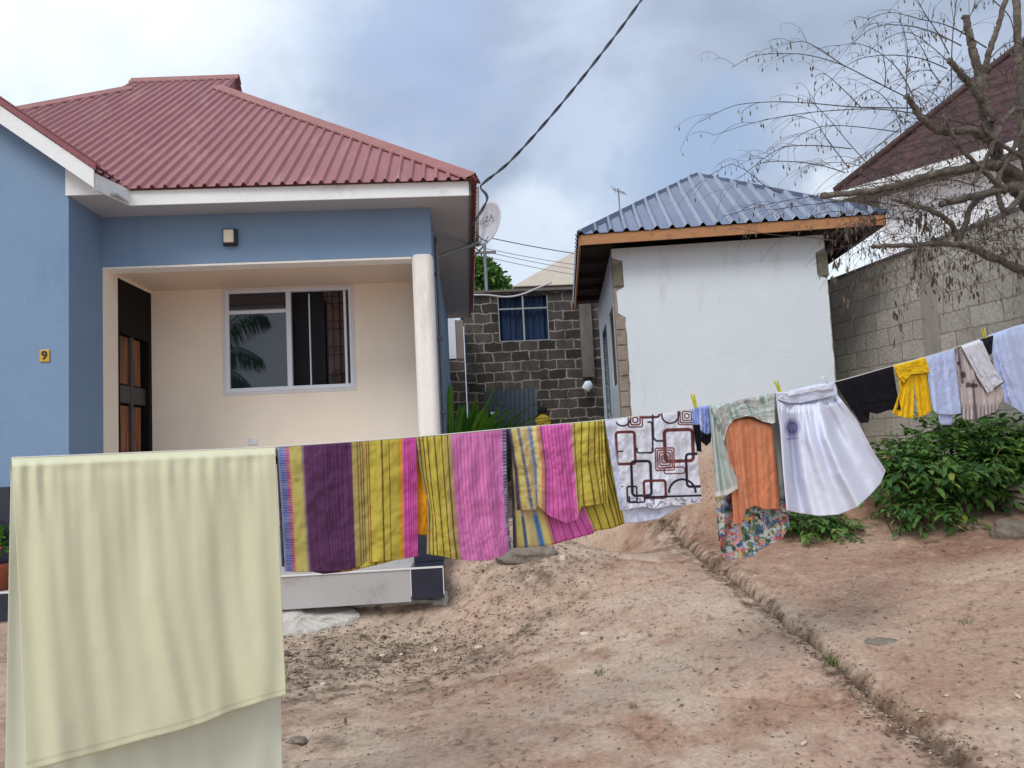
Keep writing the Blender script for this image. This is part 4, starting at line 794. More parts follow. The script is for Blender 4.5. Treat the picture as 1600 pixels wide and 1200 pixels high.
# 2-4 striped wraps
def stripes(spec, lines, u):
    c = np.zeros(u.shape+(3,)); c[:] = spec[0][1]
    for a, col, soft in spec[1:]: c = mixc(c, col, sst(a-soft, a+soft, u))
    for a, w, col in lines: c = mixc(c, col, np.exp(-((u-a)/w)**4)*.85)
    return c
YEL = A3(196, 180, 78); YEL2 = A3(184, 166, 98); PNK = A3(206, 98, 166); PNK2 = A3(214, 128, 184); PUR = A3(98, 60, 96); DK = A3(78, 44, 30); KHK = A3(192, 180, 104); BLU = A3(88, 112, 184); MAG = A3(176, 62, 134); ORG = A3(222, 150, 40)
def p_A(u, v, px, py):
    uu = u+.004*fbm(u*4, v*8, 3, 3); zig = .008*np.sign(np.sin(v*420))
    c = stripes([(0, A3(178, 182, 208), 0), (.012, BLU, .012), (.055+0*u, MAG, .012), (.085, KHK, .008), (.17, A3(150, 130, 130), .012), (.185, PUR, .012), (.535, YEL2, .006), (.64, YEL, .03), (.875, ORG*.9+YEL*.1, .01), (.9, PNK, .008)],
        [(.25, .003, A3(70, 36, 70))]+[(x, .0035, A3(70, 36, 72)) for x in (.33, .355, .375, .4, .43, .46, .5)]+[(x, .004, DK) for x in (.575, .595, .612, .655, .75, .755, .805)]+[(.64, .004, A3(150, 70, 40))]+[(x, .004, A3(172, 40, 128)) for x in (.92, .94, .955, .972, .988)], uu)
    fr_ = (np.sin(v*330) > .2)*np.exp(-((u-.03)/.03)**4)*.5; c = mixc(c, A3(196, 196, 214), fr_)
    fr2 = (np.sin(v*330) > .0)*np.exp(-((u-.075)/.018)**4)*.6; c = mixc(c, A3(214, 170, 130), fr2)
    return c*(1+.08*(vn(u*90, v*4, 5)-.5))[..., None]
b_ = [(445, 893), (470, 894), (500, 893), (528, 892), (548, 889), (575, 880), (600, 876), (626, 874), (653, 869)]
mids = [(440, 800), (466, 798), (492, 796), (518, 795), (545, 793), (572, 790), (598, 788), (624, 786), (652, 783)]
cloth('striped_wrap', cols_from(433, 650, b_, mids), p_A, pinch=.006, label='striped wrap with a broad purple band beside the cream sheet', cat='wrap cloth', group=LG, back=cols_from(431, 651, [(440, 885), (470, 889), (505, 897), (545, 893), (600, 880), (648, 866)]), nu=240, nv=150, fold=.010, ff=(1.7, 3.7), seed=11, wr=.008)
def p_B(u, v, px, py):
    uu = u+.006*fbm(u*4, v*6, 13, 3)
    c = stripes([(0, YEL2, 0), (.06, YEL, .03), (.30, YEL2, .02), (.385, PNK2, .01), (.9, A3(196, 120, 178), .03), (.955, A3(84, 72, 104), .01)], [(x, .008, DK) for x in (.03, .075, .12, .2, .28, .345)]+[(x, .0035, A3(176, 50, 130)) for x in np.linspace(.44, .88, 12)], uu)
    fr_ = (np.sin(v*300) > .1)*np.exp(-((u-.975)/.03)**4)*.6; c = mixc(c, A3(186, 170, 190), fr_)
    return mixc(c, ORG, (v < 0)*(u < .3)*1.)*(1+.08*(vn(u*90, v*4, 15)-.5))[..., None]
b_ = [(666, 866), (690, 869), (712, 874), (738, 876), (765, 876), (785, 868), (799, 858)]
m1 = [(664, 800), (684, 802), (704, 804), (727, 804), (750, 802), (775, 800), (792, 795)]
cols = cols_from(650, 791, b_, m1); cols[0] = [(650, 683), (655, 725), (668, 790), (667, 866)]
cloth('striped_wrap', cols, p_B, pinch=.006, label='yellow and pink striped wrap hanging left of the column edge, second from the sheet', cat='wrap cloth', group=LG, back=cols_from(649, 792, [(648, 835), (668, 836), (700, 850), (740, 850), (795, 850)]), nu=200, nv=150, fold=.015, ff=(2.3, 4.7), seed=17, wr=.008)
def p_C(u, v, px, py):
    uu = u+.008*fbm(u*4, v*6, 23, 3)
    c = stripes([(0, A3(74, 66, 92), 0), (.03, KHK, .01), (.09, A3(64, 84, 120), .01), (.12, A3(204, 186, 130), .01), (.2, A3(76, 128, 184), .012), (.24, A3(222, 208, 128), .012), (.29, A3(206, 130, 120), .02), (.33, A3(100, 80, 110), .008), (.345, A3(214, 108, 176), .01), (.62, A3(224, 120, 186), .02), (.655, YEL2, .012), (.7, YEL, .03)],
        [(x, .004, A3(176, 40, 120)) for x in np.linspace(.37, .63, 8)]+[(x, .007, DK) for x in (.69, .77, .85, .91, .95, .975)], uu)
    fr_ = (np.sin(v*260) > 0)*np.exp(-((u-.16)/.13)**6)*.35; c = mixc(c, A3(226, 190, 150), fr_)
    return c*(1+.08*(vn(u*90, v*4, 25)-.5))[..., None]
ft = [(808, 797), (836, 797), (840, 790), (858, 806), (885, 818), (902, 812), (908, 792), (935, 788), (950, 786)]
cloth('striped_wrap', cols_from(794, 943, ft, [(804, 735), (824, 733), (840, 728), (858, 732), (876, 732), (894, 728), (905, 722), (922, 720), (946, 716)]), p_C, label='multicoloured striped wrap with a pink band, draped beside the brown patterned cloth', cat='wrap cloth', group=LG, back=cols_from(793, 945, [(802, 856), (830, 855), (862, 852), (880, 846), (926, 834), (932, 829), (955, 826), (976, 818)], [(800, 770), (816, 770), (838, 768), (858, 766), (885, 762), (905, 758), (930, 750), (958, 738)]), nu=200, nv=120, fold=.014, ff=(2.9, 5.6), seed=23, wr=.009, off=.014, boff=.012)
# 5 white patterned cloth
BR = A3(112, 58, 58); BK = A3(54, 44, 60)
def p_W(u, v, px, py):
    cx = (px-920)*4; cy = (py-600)*4; c = np.broadcast_to(A3(226, 229, 240), u.shape+(3,)).copy()
    def rr(x0, y0, x1, y1, r, th, col, a=1., clip=None):
        nonlocal c
        mx_, my = (x0+x1)/2, (y0+y1)/2; hx, hy = (x1-x0)/2-r, (y1-y0)/2-r; sk = (cy-my)*.04
        qx = np.abs(cx-mx_-sk)-hx; qy = np.abs(cy-my+(cx-mx_)*.03)-hy; d = np.hypot(np.maximum(qx, 0), np.maximum(qy, 0))+np.minimum(np.maximum(qx, qy), 0)-r
        k = sst(th*.62+2.5, th*.62-1.5, np.abs(d))*a
        if clip is not None: k = k*clip(cx, cy)
        c = mixc(c, col, k)
    for h_ in (16, 30, 44): rr(290-h_, 225-h_, 290+h_, 225+h_, 12, 7, BR)
    for h_ in (14, 28, 42, 54): rr(612-h_, 200-h_, 612+h_, 200+h_, 12, 6, BR)
    rr(455, 120, 560, 245, 50, 8, BK); rr(160, 130, 260, 262, 50, 8, BK, clip=lambda x, y: x > 170)
    rr(322, 150, 440, 208, 16, 12, BR, clip=lambda x, y: y > 185); rr(400, 130, 560, 355, 30, 9, BK, clip=lambda x, y: x < 470)
    rr(172, 300, 288, 500, 18, 14, BR); rr(352, 238, 398, 430, 14, 9, BK, clip=lambda x, y: x > 365)
    rr(474, 286, 650, 482, 24, 17, BR); rr(300, 372, 396, 430, 12, 8, BK, clip=lambda x, y: y > 398)
    for h_ in (6, 19, 33, 46, 58): rr(475-h_, 470-h_*1.2, 475+h_, 470+h_*1.2, 10, 7, A3(140, 84, 84))
    rr(268, 482, 388, 698, 22, 13, BK); rr(345, 604, 480, 712, 16, 13, BR); rr(610, 436, 760, 640, 20, 13, BK); rr(180, 420, 250, 640, 16, 7, BR, clip=lambda x, y: x < 215)
    rr(500, 596, 668, 780, 84, 11, BK, clip=lambda x, y: y < 680); rr(470, 520, 600, 560, 16, 6, BR); rr(240, 640, 300, 736, 10, 8, BK)
    rr(255, 560, 2000, 684, 10, 10, BK, clip=lambda x, y: (y > 650) & (x > 340)); rr(250, 560, 345, 740, 10, 8, BK, clip=lambda x, y: y > 700)
    k = ((vn(cx/14, cy/11, 301) > .66)*(cy > 712)*.6); c = mixc(c, A3(70, 60, 92), k*(v > 0)); c = np.where((v < 0)[..., None], A3(214, 220, 238), c)
    c = mixc(c, A3(205, 212, 236), sst(.09, .05, u)*(v > 0)*1.)
    return c
cloth('patterned_cloth', cols_from(945, 1081, [(969, 797), (985, 795), (1005, 792), (1025, 795), (1045, 790), (1070, 790), (1097, 784)], [(956, 728), (978, 726), (1000, 723), (1022, 722), (1044, 719), (1066, 716), (1090, 712)]), p_W, label='white cloth printed with brown and black rounded squares', cat='patterned cloth', group=LG, back=cols_from(945, 1082, [(977, 818), (1000, 816), (1030, 811), (1060, 794), (1095, 780)]), nu=280, nv=260, fold=.010, ff=(2.1, 5.3, 8.9), seed=31, wr=.008)
# 6 socks
SKB = A3(150, 166, 224)
def p_sk(lim):
    def f(u, v, px, py): return mixc(np.broadcast_to(SKB, u.shape+(3,)).copy(), A3(24, 24, 30), sst(lim-.01, lim+.01, v))
    return f
cloth('sock', [[(1081, 639), (1083, 665), (1089, 705)], [(1092, 636), (1094, 665), (1096, 706)]], p_sk(.47), label='narrow pale blue sock with long black foot, left of the pegged pair', cat='sock', group='socks on the clothesline', nu=24, nv=60, fold=.006, seed=41, off=.012, mat=CMs)
cloth('sock', [[(1093, 636), (1096, 660), (1093, 688)], [(1102, 634), (1104, 664), (1104, 697)], [(1108, 634), (1112, 664), (1111, 690)]], p_sk(.72), label='wider pale blue sock with short black foot, right of the pegged pair', cat='sock', group='socks on the clothesline', nu=30, nv=60, fold=.006, seed=43, off=.02, mat=CMs)
# 7 floral dress with orange slip
DRS = thing('dress', 'sheer pale green dress with orange slip and floral hem', 'dress', V3(LP(np.array([1160.]), np.array([622.]))[0])); DRS['group'] = LG
def flor(px, py, s=1.):
    c = np.broadcast_to(A3(206, 214, 214), px.shape+(3,)).copy(); x, y = px/s, py/s
    wx = x+6*fbm(x/9, y/9, 411, 3); wy_ = y+6*fbm(x/9+7, y/9, 421, 3)
    for sd__, col, th, sc_ in ((401, A3(84, 120, 70), .56, 7), (402, A3(64, 92, 150), .68, 6), (403, A3(206, 96, 84), .68, 8), (404, A3(50, 78, 52), .72, 4), (405, A3(232, 200, 120), .78, 9), (406, A3(232, 168, 150), .7, 7), (407, A3(120, 150, 200), .74, 4.)): c = mixc(c, col, sst(th-.03, th+.04, .5+1.5*fbm(wx/sc_*.8, wy_/sc_*.8, sd__*3, 3))*.85)
    return c
def p_skirt(u, v, px, py):
    c = np.broadcast_to(A3(204, 214, 206), u.shape+(3,)).copy(); st_ = vn(px/3.5, py/60, 431); c = mixc(c, A3(176, 160, 150), sst(.6, .8, st_)*.4)
    c = mixc(c, A3(214, 184, 160), sst(.45, .6, u)*sst(.8, .6, u)*.4); k = sst(764, 778, py+6*np.sin(px/7)); return mixc(c, flor(px, py), k)
bt = [(1126, 862), (1134, 876), (1158, 872), (1180, 868), (1188, 858), (1206, 850), (1222, 842), (1233, 822)]
md = [(1119, 745), (1133, 745), (1149, 744), (1165, 744), (1180, 742), (1196, 741), (1212, 740), (1228, 738)]
cloth('skirt', cols_from(1110, 1211, bt, md), p_skirt, DRS, back=cols_from(1110, 1212, [(1122, 845), (1150, 850), (1190, 845), (1230, 820)]), nu=200, nv=220, fold=.014, ff=(2.7, 6.1, 12.3), seed=51, off=.006, wr=.008, mat=CMt)
ORN = A3(216, 138, 100)
def p_or(u, v, px, py): return mixc(np.broadcast_to(ORN, u.shape+(3,)).copy(), A3(198, 140, 112), sst(.55, .75, vn(u*9, v*1.3, 441))*.6)
cloth('slip', [[(1131, 672), (1141, 740), (1147, 820)], [(1138, 658), (1148, 740), (1158, 818)], [(1152, 652), (1160, 740), (1166, 796)], [(1170, 650), (1176, 740), (1180, 790)], [(1188, 656), (1194, 740), (1196, 796)], [(1206, 662), (1213, 725), (1219, 795)]], p_or, DRS, nu=110, nv=110, fold=.014, ff=(2.2, 5.6, 9.8), seed=53, off=.05, mat=attrmat('orange_slip_cloth', trans=.1, bump=.05))
def p_bod(u, v, px, py):
    c = np.broadcast_to(A3(206, 216, 210), u.shape+(3,)).copy(); st_ = vn(u*26, v*1.5, 451); c = mixc(c, A3(140, 168, 160), sst(.55, .75, st_)*.7); c = mixc(c, A3(190, 166, 168), sst(.6, .8, vn(u*17+4, v*2, 453))*.6); return mixc(c, A3(232, 232, 226), sst(.93, .96, v))
cloth('bodice', cols_from(1109, 1211, [(1131, 690), (1137, 668), (1146, 656), (1165, 650), (1178, 651), (1190, 658), (1206, 662), (1212, 660)]), p_bod, DRS, nu=160, nv=50, fold=.011, ff=(4.7, 9.6, 17.3), seed=57, off=.068, pinch=.01, mat=CMt)
cloth('sleeve', [[(1109, 634), (1113, 700), (1118, 777)], [(1118, 633), (1124, 700), (1136, 774)], [(1126, 640), (1134, 700), (1156, 762)]], p_bod, DRS, nu=60, nv=90, fold=.01, ff=(1.7, 3.6), seed=59, off=.062, mat=CMt)
# 8 white skirt
WS = thing('skirt', 'wide white skirt flaring in the wind with two pegs at the waistband', 'skirt', V3(LP(np.array([1260.]), np.array([605.]))[0])); WS['group'] = LG
def p_ws(u, v, px, py):
    c = np.broadcast_to(A3(228, 232, 247), u.shape+(3,)).copy(); x, y = (px-1238)/12, (py-668)/13; d = np.hypot(x, y)
    c = mixc(c, A3(178, 178, 214), sst(1.2, 1., d)*.8); ln = (np.abs(d-.6) < .14) | ((np.abs(np.sin(x*9+y*3)) > .8) & (d < .6)); c = mixc(c, A3(96, 92, 150), ln*.7)
    ln = (np.abs(y-1.35+x*.1) < .12) & (np.abs(x) < .8); c = mixc(c, A3(130, 128, 180), ln*.5)
    return c
cols = [[(1216, 622), (1221, 710), (1229, 797)], [(1230, 628), (1237, 720), (1250, 802)], [(1244, 628), (1254, 720), (1280, 806)], [(1258, 626), (1274, 720), (1310, 804)], [(1271, 624), (1294, 715), (1338, 793)], [(1283, 622), (1315, 705), (1358, 775)], [(1296, 620), (1335, 692), (1376, 755)], [(1308, 616), (1338, 655), (1366, 708), (1384, 735)]]
cloth('skirt_panel', cols, p_ws, WS, nu=170, nv=170, fold=.08, ff=(1.4, 3.4, 5.1), seed=66, off=.03, wr=.002, drift=.25, billow=.12, pinch=.014, mat=attrmat('white_skirt_cotton', trans=.12, bump=.05, var=.03))
cloth('rear_panel', [[(1217, 620), (1232, 780)], [(1245, 620), (1290, 790)], [(1275, 615), (1335, 775)], [(1304, 608), (1378, 728)]], p_ws and flat(A3(206, 211, 234)), WS, nu=50, nv=50, fold=.02, seed=67, off=-.03, ff=(1.5, 3.2))
cloth('waistband', [[(1213, 613), (1216, 624)], [(1228, 612), (1232, 630)], [(1250, 606), (1254, 629)], [(1275, 600), (1280, 624)], [(1303, 596), (1309, 617)]], flat(A3(222, 226, 244)), WS, nu=80, nv=14, fold=.008, seed=63, off=.05, ff=(2.1, 5.3))
cloth('belt_loop', [[(1228, 614), (1230, 620)], [(1262, 604), (1264, 613)], [(1300, 597), (1303, 608)]], flat(A3(230, 233, 248)), WS, nu=40, nv=6, fold=.006, seed=64, off=.06)
# 9 black cloth
cloth('black_shirt', [[(1304, 598), (1322, 626), (1345, 661)], [(1325, 592), (1338, 630), (1357, 660)], [(1345, 586), (1350, 625), (1359, 644)], [(1362, 581), (1366, 620), (1371, 647)], [(1378, 576), (1384, 620), (1388, 641)], [(1395, 572), (1401, 610), (1408, 640)]], flat(A3(24, 22, 30)), label='black top draped between the white skirt and the yellow outfit', cat='top', group=LG, back=cols_from(1308, 1393, [(1330, 640), (1350, 636), (1375, 634), (1400, 630)]), nu=90, nv=70, fold=.010, seed=71)
# 10 yellow outfit
YO = thing('child_outfit', 'mustard yellow child outfit with two hanging legs', 'child clothes', V3(LP(np.array([1420.]), np.array([565.]))[0])); YO['group'] = LG
MY = A3(232, 186, 32)
cloth('trouser_leg', [[(1402, 572), (1406, 610), (1394, 646)], [(1412, 570), (1416, 610), (1410, 652)], [(1424, 566), (1428, 610), (1427, 654)]], flat(MY), YO, nu=40, nv=60, fold=.01, seed=73, off=.004, ff=(1.6, 3.3))
cloth('trouser_leg', [[(1424, 566), (1430, 610), (1435, 653)], [(1436, 562), (1441, 606), (1446, 648)], [(1446, 560), (1450, 600), (1456, 642)]], flat(MY), YO, nu=40, nv=60, fold=.01, seed=75, off=.004, ff=(1.6, 3.3))
def p_y(u, v, px, py): return mixc(np.broadcast_to(A3(238, 194, 36), u.shape+(3,)).copy(), A3(96, 52, 24), sst(.9, .95, v)*(.75))
cloth('shirt', [[(1396, 571.5), (1404, 590), (1413, 600)], [(1404, 569), (1410, 586), (1418, 593)], [(1414, 567), (1418, 578), (1424, 586)], [(1428, 563), (1432, 574), (1436, 585)], [(1438, 560), (1442, 572), (1447, 584)], [(1445, 558), (1450, 570), (1452, 583)]], p_y, YO, nu=60, nv=30, fold=.008, seed=77, off=.018, back=cols_from(1397, 1444, [(1402, 590), (1445, 575)]))
# 11 pale blue towel
pw = lambda u, v, px, py: np.broadcast_to(A3(192, 205, 242), u.shape+(3,))*(1+.04*fbm(u*4, v*4, 5, 2))[..., None]
cloth('shirt', cols_from(1445, 1491, [(1458, 641), (1466, 647), (1485, 648), (1502, 646)]), pw, label='plain pale white shirt hanging right of the yellow outfit', cat='shirt', group=LG, back=cols_from(1446, 1490, [(1468, 660), (1470, 664), (1487, 664), (1488, 660)]), nu=70, nv=90, fold=.008, seed=81, ff=(1.9, 4.1))
# 12 beige dress with dark trim and white bib
BD = thing('dress', 'beige dress with dark trim and fringed hem under a white collar flap', 'dress', V3(LP(np.array([1515.]), np.array([540.]))[0])); BD['group'] = LG
def p_bg(u, v, px, py):
    c = np.broadcast_to(A3(196, 184, 182), u.shape+(3,)).copy(); c = mixc(c, A3(58, 44, 54), sst(.6, .68, vn(px/7, py/9, 461))*.85*(v < .55)); c = mixc(c, A3(60, 46, 58), np.exp(-((px-1497-(py-545)*.12)/3.)**2)*(py < 600)*.8)
    c = mixc(c, A3(96, 82, 88), (np.sin(px*1.1) > .3)*sst(625, 640, py)*.7); c = mixc(c, A3(62, 50, 60), np.exp(-((px-1521-(py-600)*.06)/2.5)**2)*sst(590, 600, py)*.85); return c
cloth('body', [[(1492, 545), (1500, 600), (1504, 655)], [(1500, 541), (1508, 600), (1514, 656)], [(1510, 538), (1519, 600), (1526, 655)], [(1520, 534), (1532, 600), (1540, 648)], [(1532, 530), (1546, 590), (1556, 644)], [(1538, 528), (1556, 580), (1569, 618)]], p_bg, BD, nu=110, nv=110, fold=.014, seed=83, ff=(2.9, 6.7, 11.))
def p_bib(u, v, px, py): return mixc(np.broadcast_to(A3(220, 222, 232), u.shape+(3,)).copy(), A3(60, 46, 60), sst(.95, .97, v)*(u > .45)*.9)
cloth('collar_flap', [[(1502, 541), (1528, 590), (1543, 614)], [(1512, 537), (1535, 585), (1549, 612)], [(1524, 533), (1545, 580), (1560, 604)], [(1533, 529), (1553, 575), (1569, 598)]], p_bib, BD, nu=50, nv=60, fold=.006, seed=85, off=.022, back=[[(1504, 541), (1510, 570)], [(1532, 530), (1540, 560)]])
# 13 dark green small cloth
cloth('dark_cloth', [[(1531, 530), (1540, 542), (1547, 554)], [(1541, 527), (1545, 540), (1549, 553)], [(1552, 524), (1551, 536), (1550, 550)]], flat(A3(34, 44, 48)), label='small dark green cloth pegged beside the pale blue shirt at right', cat='cloth', group=LG, nu=24, nv=30, fold=.006, seed=87, off=.02)
# 14 pale blue shirt at the frame edge
def p_rs(u, v, px, py): return mixc(np.broadcast_to(A3(196, 210, 246), u.shape+(3,)).copy(), A3(150, 162, 206), np.exp(-((px-1562-(py-560)*.42)/2.2)**2)*(py > 570)*.5)
cloth('shirt', [[(1544, 524), (1556, 580), (1570, 628)], [(1556, 520), (1570, 580), (1590, 640)], [(1570, 515), (1590, 580), (1610, 655)], [(1585, 510), (1612, 580), (1635, 660)], [(1600, 506), (1632, 570), (1660, 650)], [(1640, 496), (1665, 560), (1690, 630)]], p_rs, label='pale blue shirt at the right end of the clothesline, cut by the picture edge', cat='shirt', group=LG, back=cols_from(1546, 1640, [(1560, 600), (1600, 640), (1650, 640)]), nu=110, nv=100, fold=.018, seed=89, ff=(2.1, 4.3, 7.7))

# pegs
pegm = M('yellow_peg_plastic', S(206, 206, 70), S(190, 190, 60), sc=20, rough=.4); pegw = M('white_peg_plastic', S(226, 228, 236), rough=.4)
def peg(px, py, tilt, mat, label, off=.02):
    c = V3(LP(np.array([float(px)]), np.array([float(py)]), off)[0]); t = thing('clothes_peg', label, 'clothes peg', c, 'clothes pegs on the line')
    ax = Vector((ld[0], ld[1], 0)); dn_ = (Vector((0, 0, 1))*math.cos(tilt)-ax*math.sin(tilt)); sx = ax*math.cos(tilt)+Vector((0, 0, 1))*math.sin(tilt); nn = V3(LN)
    for s in (-1, 1):
        bm = NB(); prof = [(.002, -.03), (.008, -.032), (.0095, -.005), (.013, .042), (.009, .044), (.002, -.002)]
        prism(bm, [c+nn*(s*a)+dn_*b-sx*.005 for a, b in prof], sx*.01); ob('prong', bm, mat, t, bevel=.0008)
    V, Fc = [], []; tube_l(V, Fc, [c+nn*(.0105*math.cos(a))+dn_*(.004+.004*math.sin(a))+sx*(.006*math.sin(a*.5)) for a in np.linspace(0, 2*math.pi, 14)], .0012, 5); ob('spring', (V, Fc), galv, t)
peg(1085, 628, .25, pegm, 'yellow peg holding the pale blue socks')
peg(1216, 605, .45, pegm, 'yellow peg at the left corner of the white skirt')
peg(1291, 595, 1.0, pegw, 'white peg lying over the right of the white skirt waistband', .045)
peg(1538, 522, .3, pegm, 'yellow peg above the small dark green cloth')
# short black strap hanging from the line
cloth('black_strap', [[(421, 714), (421, 726)], [(433, 713), (433, 725)]], flat(A3(20, 18, 22)), label='short black strap in the gap between cream sheet and purple striped wrap', cat='strap', nu=8, nv=8, fold=.001, seed=90, off=-.01)

# ---------------------------------------------------------------- vegetation
def leafmat(name, c1, c2, trans=.3, rough=.45):
    m = bpy.data.materials.new(name); m.use_nodes = True; nt = m.node_tree; L = nt.links; b = nt.nodes['Principled BSDF']; b.inputs['Roughness'].default_value = rough; b.inputs['Specular IOR Level'].default_value = .5
    g_ = nd(nt, 'ShaderNodeNewGeometry'); r = nd(nt, 'ShaderNodeValToRGB'); r.color_ramp.elements[0].color = (*c1, 1); r.color_ramp.elements[1].color = (*c2, 1); L.new(g_.outputs['Random Per Island'], r.inputs[0]); L.new(r.outputs[0], b.inputs['Base Color'])
    tr = nd(nt, 'ShaderNodeBsdfTranslucent'); L.new(r.outputs[0], tr.inputs['Color']); ms = nd(nt, 'ShaderNodeMixShader'); ms.inputs[0].default_value = trans; o = nt.nodes['Material Output']; L.new(b.outputs[0], ms.inputs[1]); L.new(tr.outputs[0], ms.inputs[2]); L.new(ms.outputs[0], o.inputs['Surface']); MATS[name] = m; return m
def leaf(V, Fc, p, d, nrm_, L, w, droop=.25, seg=3):
    d = d.normalized(); sd_ = d.cross(nrm_); sd_ = sd_.normalized() if sd_.length > 1e-4 else d.orthogonal().normalized(); n_ = sd_.cross(d).normalized(); k = len(V); prof = [0, .75, 1, .62, 0] if seg == 4 else [0, .95, .8, 0]
    m = len(prof)
    for i, wv in enumerate(prof):
        t = i/(m-1); c = p+d*(L*t)-Vector((0, 0, 1))*(droop*L*t*t)
        if wv == 0: V.append(c)
        else: V.extend([c-sd_*(w*wv/2)+n_*(w*.12), c, c+sd_*(w*wv/2)+n_*(w*.12)])
    i0 = k; r = k+1; Fc.extend([(i0, r, r+1), (i0, r+1, r+2)])
    for i in range(m-3): a = r+3*i; Fc.extend([(a, a+3, a+4, a+1), (a+1, a+4, a+5, a+2)])
    a = r+3*(m-3); Fc.extend([(a, a+3, a+1), (a+1, a+3, a+2)])
def rv(s=1.): return Vector((random.gauss(0, s), random.gauss(0, s), random.gauss(0, s)))
stemm = M('green_brown_stem', S(88, 80, 50), S(66, 58, 38), sc=12)
def bush(name, label, cat, base, blobs, n, mat, L=.07, w=.032, lets=7, group=None, stems=6):
    """blobs: (centre, radii). Compound leaves on the outer shell of each, drooping."""
    t = thing(name, label, cat, base, group); V, Fc = [], []; SV, SF = [], []
    tot = sum(r.x*r.z for _, r in blobs)
    for c, r in blobs:
        k = int(n*r.x*r.z/tot)
        for _ in range(k):
            d = rv().normalized(); d.z = d.z if d.z > -.45 else -d.z*.4; q_ = .5+.62*random.random(); bump_ = .82+.3*math.sin(d.x*7+c.x*5)*math.cos(d.z*6+c.y*3)
            p = c+Vector((d.x*r.x, d.y*r.y, d.z*r.z))*q_*bump_; out_ = Vector((d.x, d.y, d.z*.5+.25)).normalized(); out_ = (out_+rv(.35)).normalized()
            szc = random.uniform(.55, 1.25); rl = L*2.4*szc; sdv = out_.cross(Vector((0, 0, 1))).normalized() if abs(out_.z) < .95 else Vector((1, 0, 0))
            for j in range(lets):
                tt_ = .25+.75*(j//2)/(lets//2+.01); q2 = p+out_*rl*tt_-Vector((0, 0, 1))*(rl*.45*tt_*tt_); s = 1 if j % 2 else -1
                dd = out_*.6+sdv*s*.8 if j < lets-1 else out_*1.
                leaf(V, Fc, q2, dd+Vector((0, 0, -.35))+rv(.16), Vector((0, 0, 1))+rv(.25), L*szc*(.75+.5*random.random()), w*szc*(.8+.4*random.random()), .35)
        for _ in range(stems):
            e_ = c+Vector((random.uniform(-1, 1)*r.x, random.uniform(-1, 1)*r.y, random.uniform(0, .8)*r.z)); g_ = Vector((c.x+random.uniform(-.15, .15), c.y+random.uniform(-.1, .1), gz(c.x, c.y)-.02)); m2 = g_.lerp(e_, .5)+rv(.04)+Vector((0, 0, .05)); tube_l(SV, SF, crv([g_, m2, e_], 3), .007, 4)
    ob('foliage', (V, Fc), mat, t); ob('stem', (SV, SF), stemm, t); return t
def addyellow(m, c):
    rp_ = [n for n in m.node_tree.nodes if n.type == 'VALTORGB'][0]; a = rp_.color_ramp.elements.new(.93); a.color = rp_.color_ramp.elements[-1].color; rp_.color_ramp.elements[-1].color = (*c, 1); return m
lf1 = leafmat('glossy_dark_leaf', S(32, 72, 30), S(106, 148, 68)); addyellow(lf1, S(150, 158, 70)); lf2 = leafmat('bright_leaf', S(44, 104, 24), S(118, 168, 50)); lf3 = leafmat('tree_leaf', S(46, 88, 32), S(104, 146, 62))
base = G(1470, 815)
def bl(px, py, Y, rx, ry, rz): return (P(px, py, Y), Vector((rx, ry, rz)))
Yb = base.y; print('bush Y', base, 'small', G(1290, 848))
bush('leafy_shrub', 'large dark green shrub with glossy compound leaves below the boundary wall', 'shrub', base, [bl(1425, 745, Yb+.2, .42, .45, .34), bl(1500, 735, Yb+.3, .5, .5, .42), bl(1560, 700, Yb+.55, .45, .45, .35), bl(1500, 690, Yb+.8, .4, .4, .28), bl(1555, 760, Yb+.2, .34, .4, .25), bl(1410, 795, Yb-.1, .2, .25, .16), bl(1455, 810, Yb-.25, .16, .18, .1), bl(1440, 795, Yb+.1, .3, .3, .2), bl(1610, 730, Yb+.4, .4, .45, .4), bl(1395, 720, Yb+.5, .2, .3, .25)], 900, lf1, .1, .048)
b2 = G(1290, 846); bush('leafy_shrub', 'small low green shrub on the bare earth under the white skirt', 'shrub', b2, [(b2+Vector((-.15, .15, .1)), Vector((.2, .2, .13))), (b2+Vector((.13, .12, .08)), Vector((.15, .16, .12))), (b2+Vector((0, .35, .14)), Vector((.3, .2, .16)))], 210, lf1, .07, .034, stems=3)
# strap leaved plants by the blue house
def strap_plant(base, label, n, Lr, w, lean=.4, group='strap leaved plants by the house'):
    t = thing('strap_leaf_plant', label, 'plant', base, group); V, Fc = [], []
    for _ in range(n):
        a = random.uniform(0, 2*math.pi); L = random.uniform(*Lr); d = Vector((math.cos(a)*lean*random.random()*1.6, math.sin(a)*lean*random.random()*1.6, 1)).normalized(); s = d.cross(Vector((0, 0, 1))).normalized() if d.z < .999 else Vector((1, 0, 0)); s = (s+rv(.2)).normalized(); k = len(V); m = 9; dr_ = random.uniform(.15, .7)
        for i in range(m+1):
            t_ = i/m; c = base+d*L*t_+Vector((d.x, d.y, 0))*(L*dr_*t_*t_)-Vector((0, 0, 1))*(L*dr_*.55*t_**3); ww = w*(.35+1.9*t_*(1-t_)**.6)*(1 if i < m else .05); V += [c-s*ww/2+Vector((0, 0, .01)), c, c+s*ww/2+Vector((0, 0, .01))]
        for i in range(m): q_ = k+3*i; Fc += [(q_, q_+3, q_+4, q_+1), (q_+1, q_+4, q_+5, q_+2)]
    ob('foliage', (V, Fc), lf2, t, smooth=True); return t
def gp(px, Y): d = DR(px, 650); x = d[0]/d[1]*Y; return Vector((x, Y, gz(x, Y)))
strap_plant(gp(700, 10.6), 'tall bright green strap leaved plant, nearest the blue house wall', 110, (1.2, 2.2), .075)
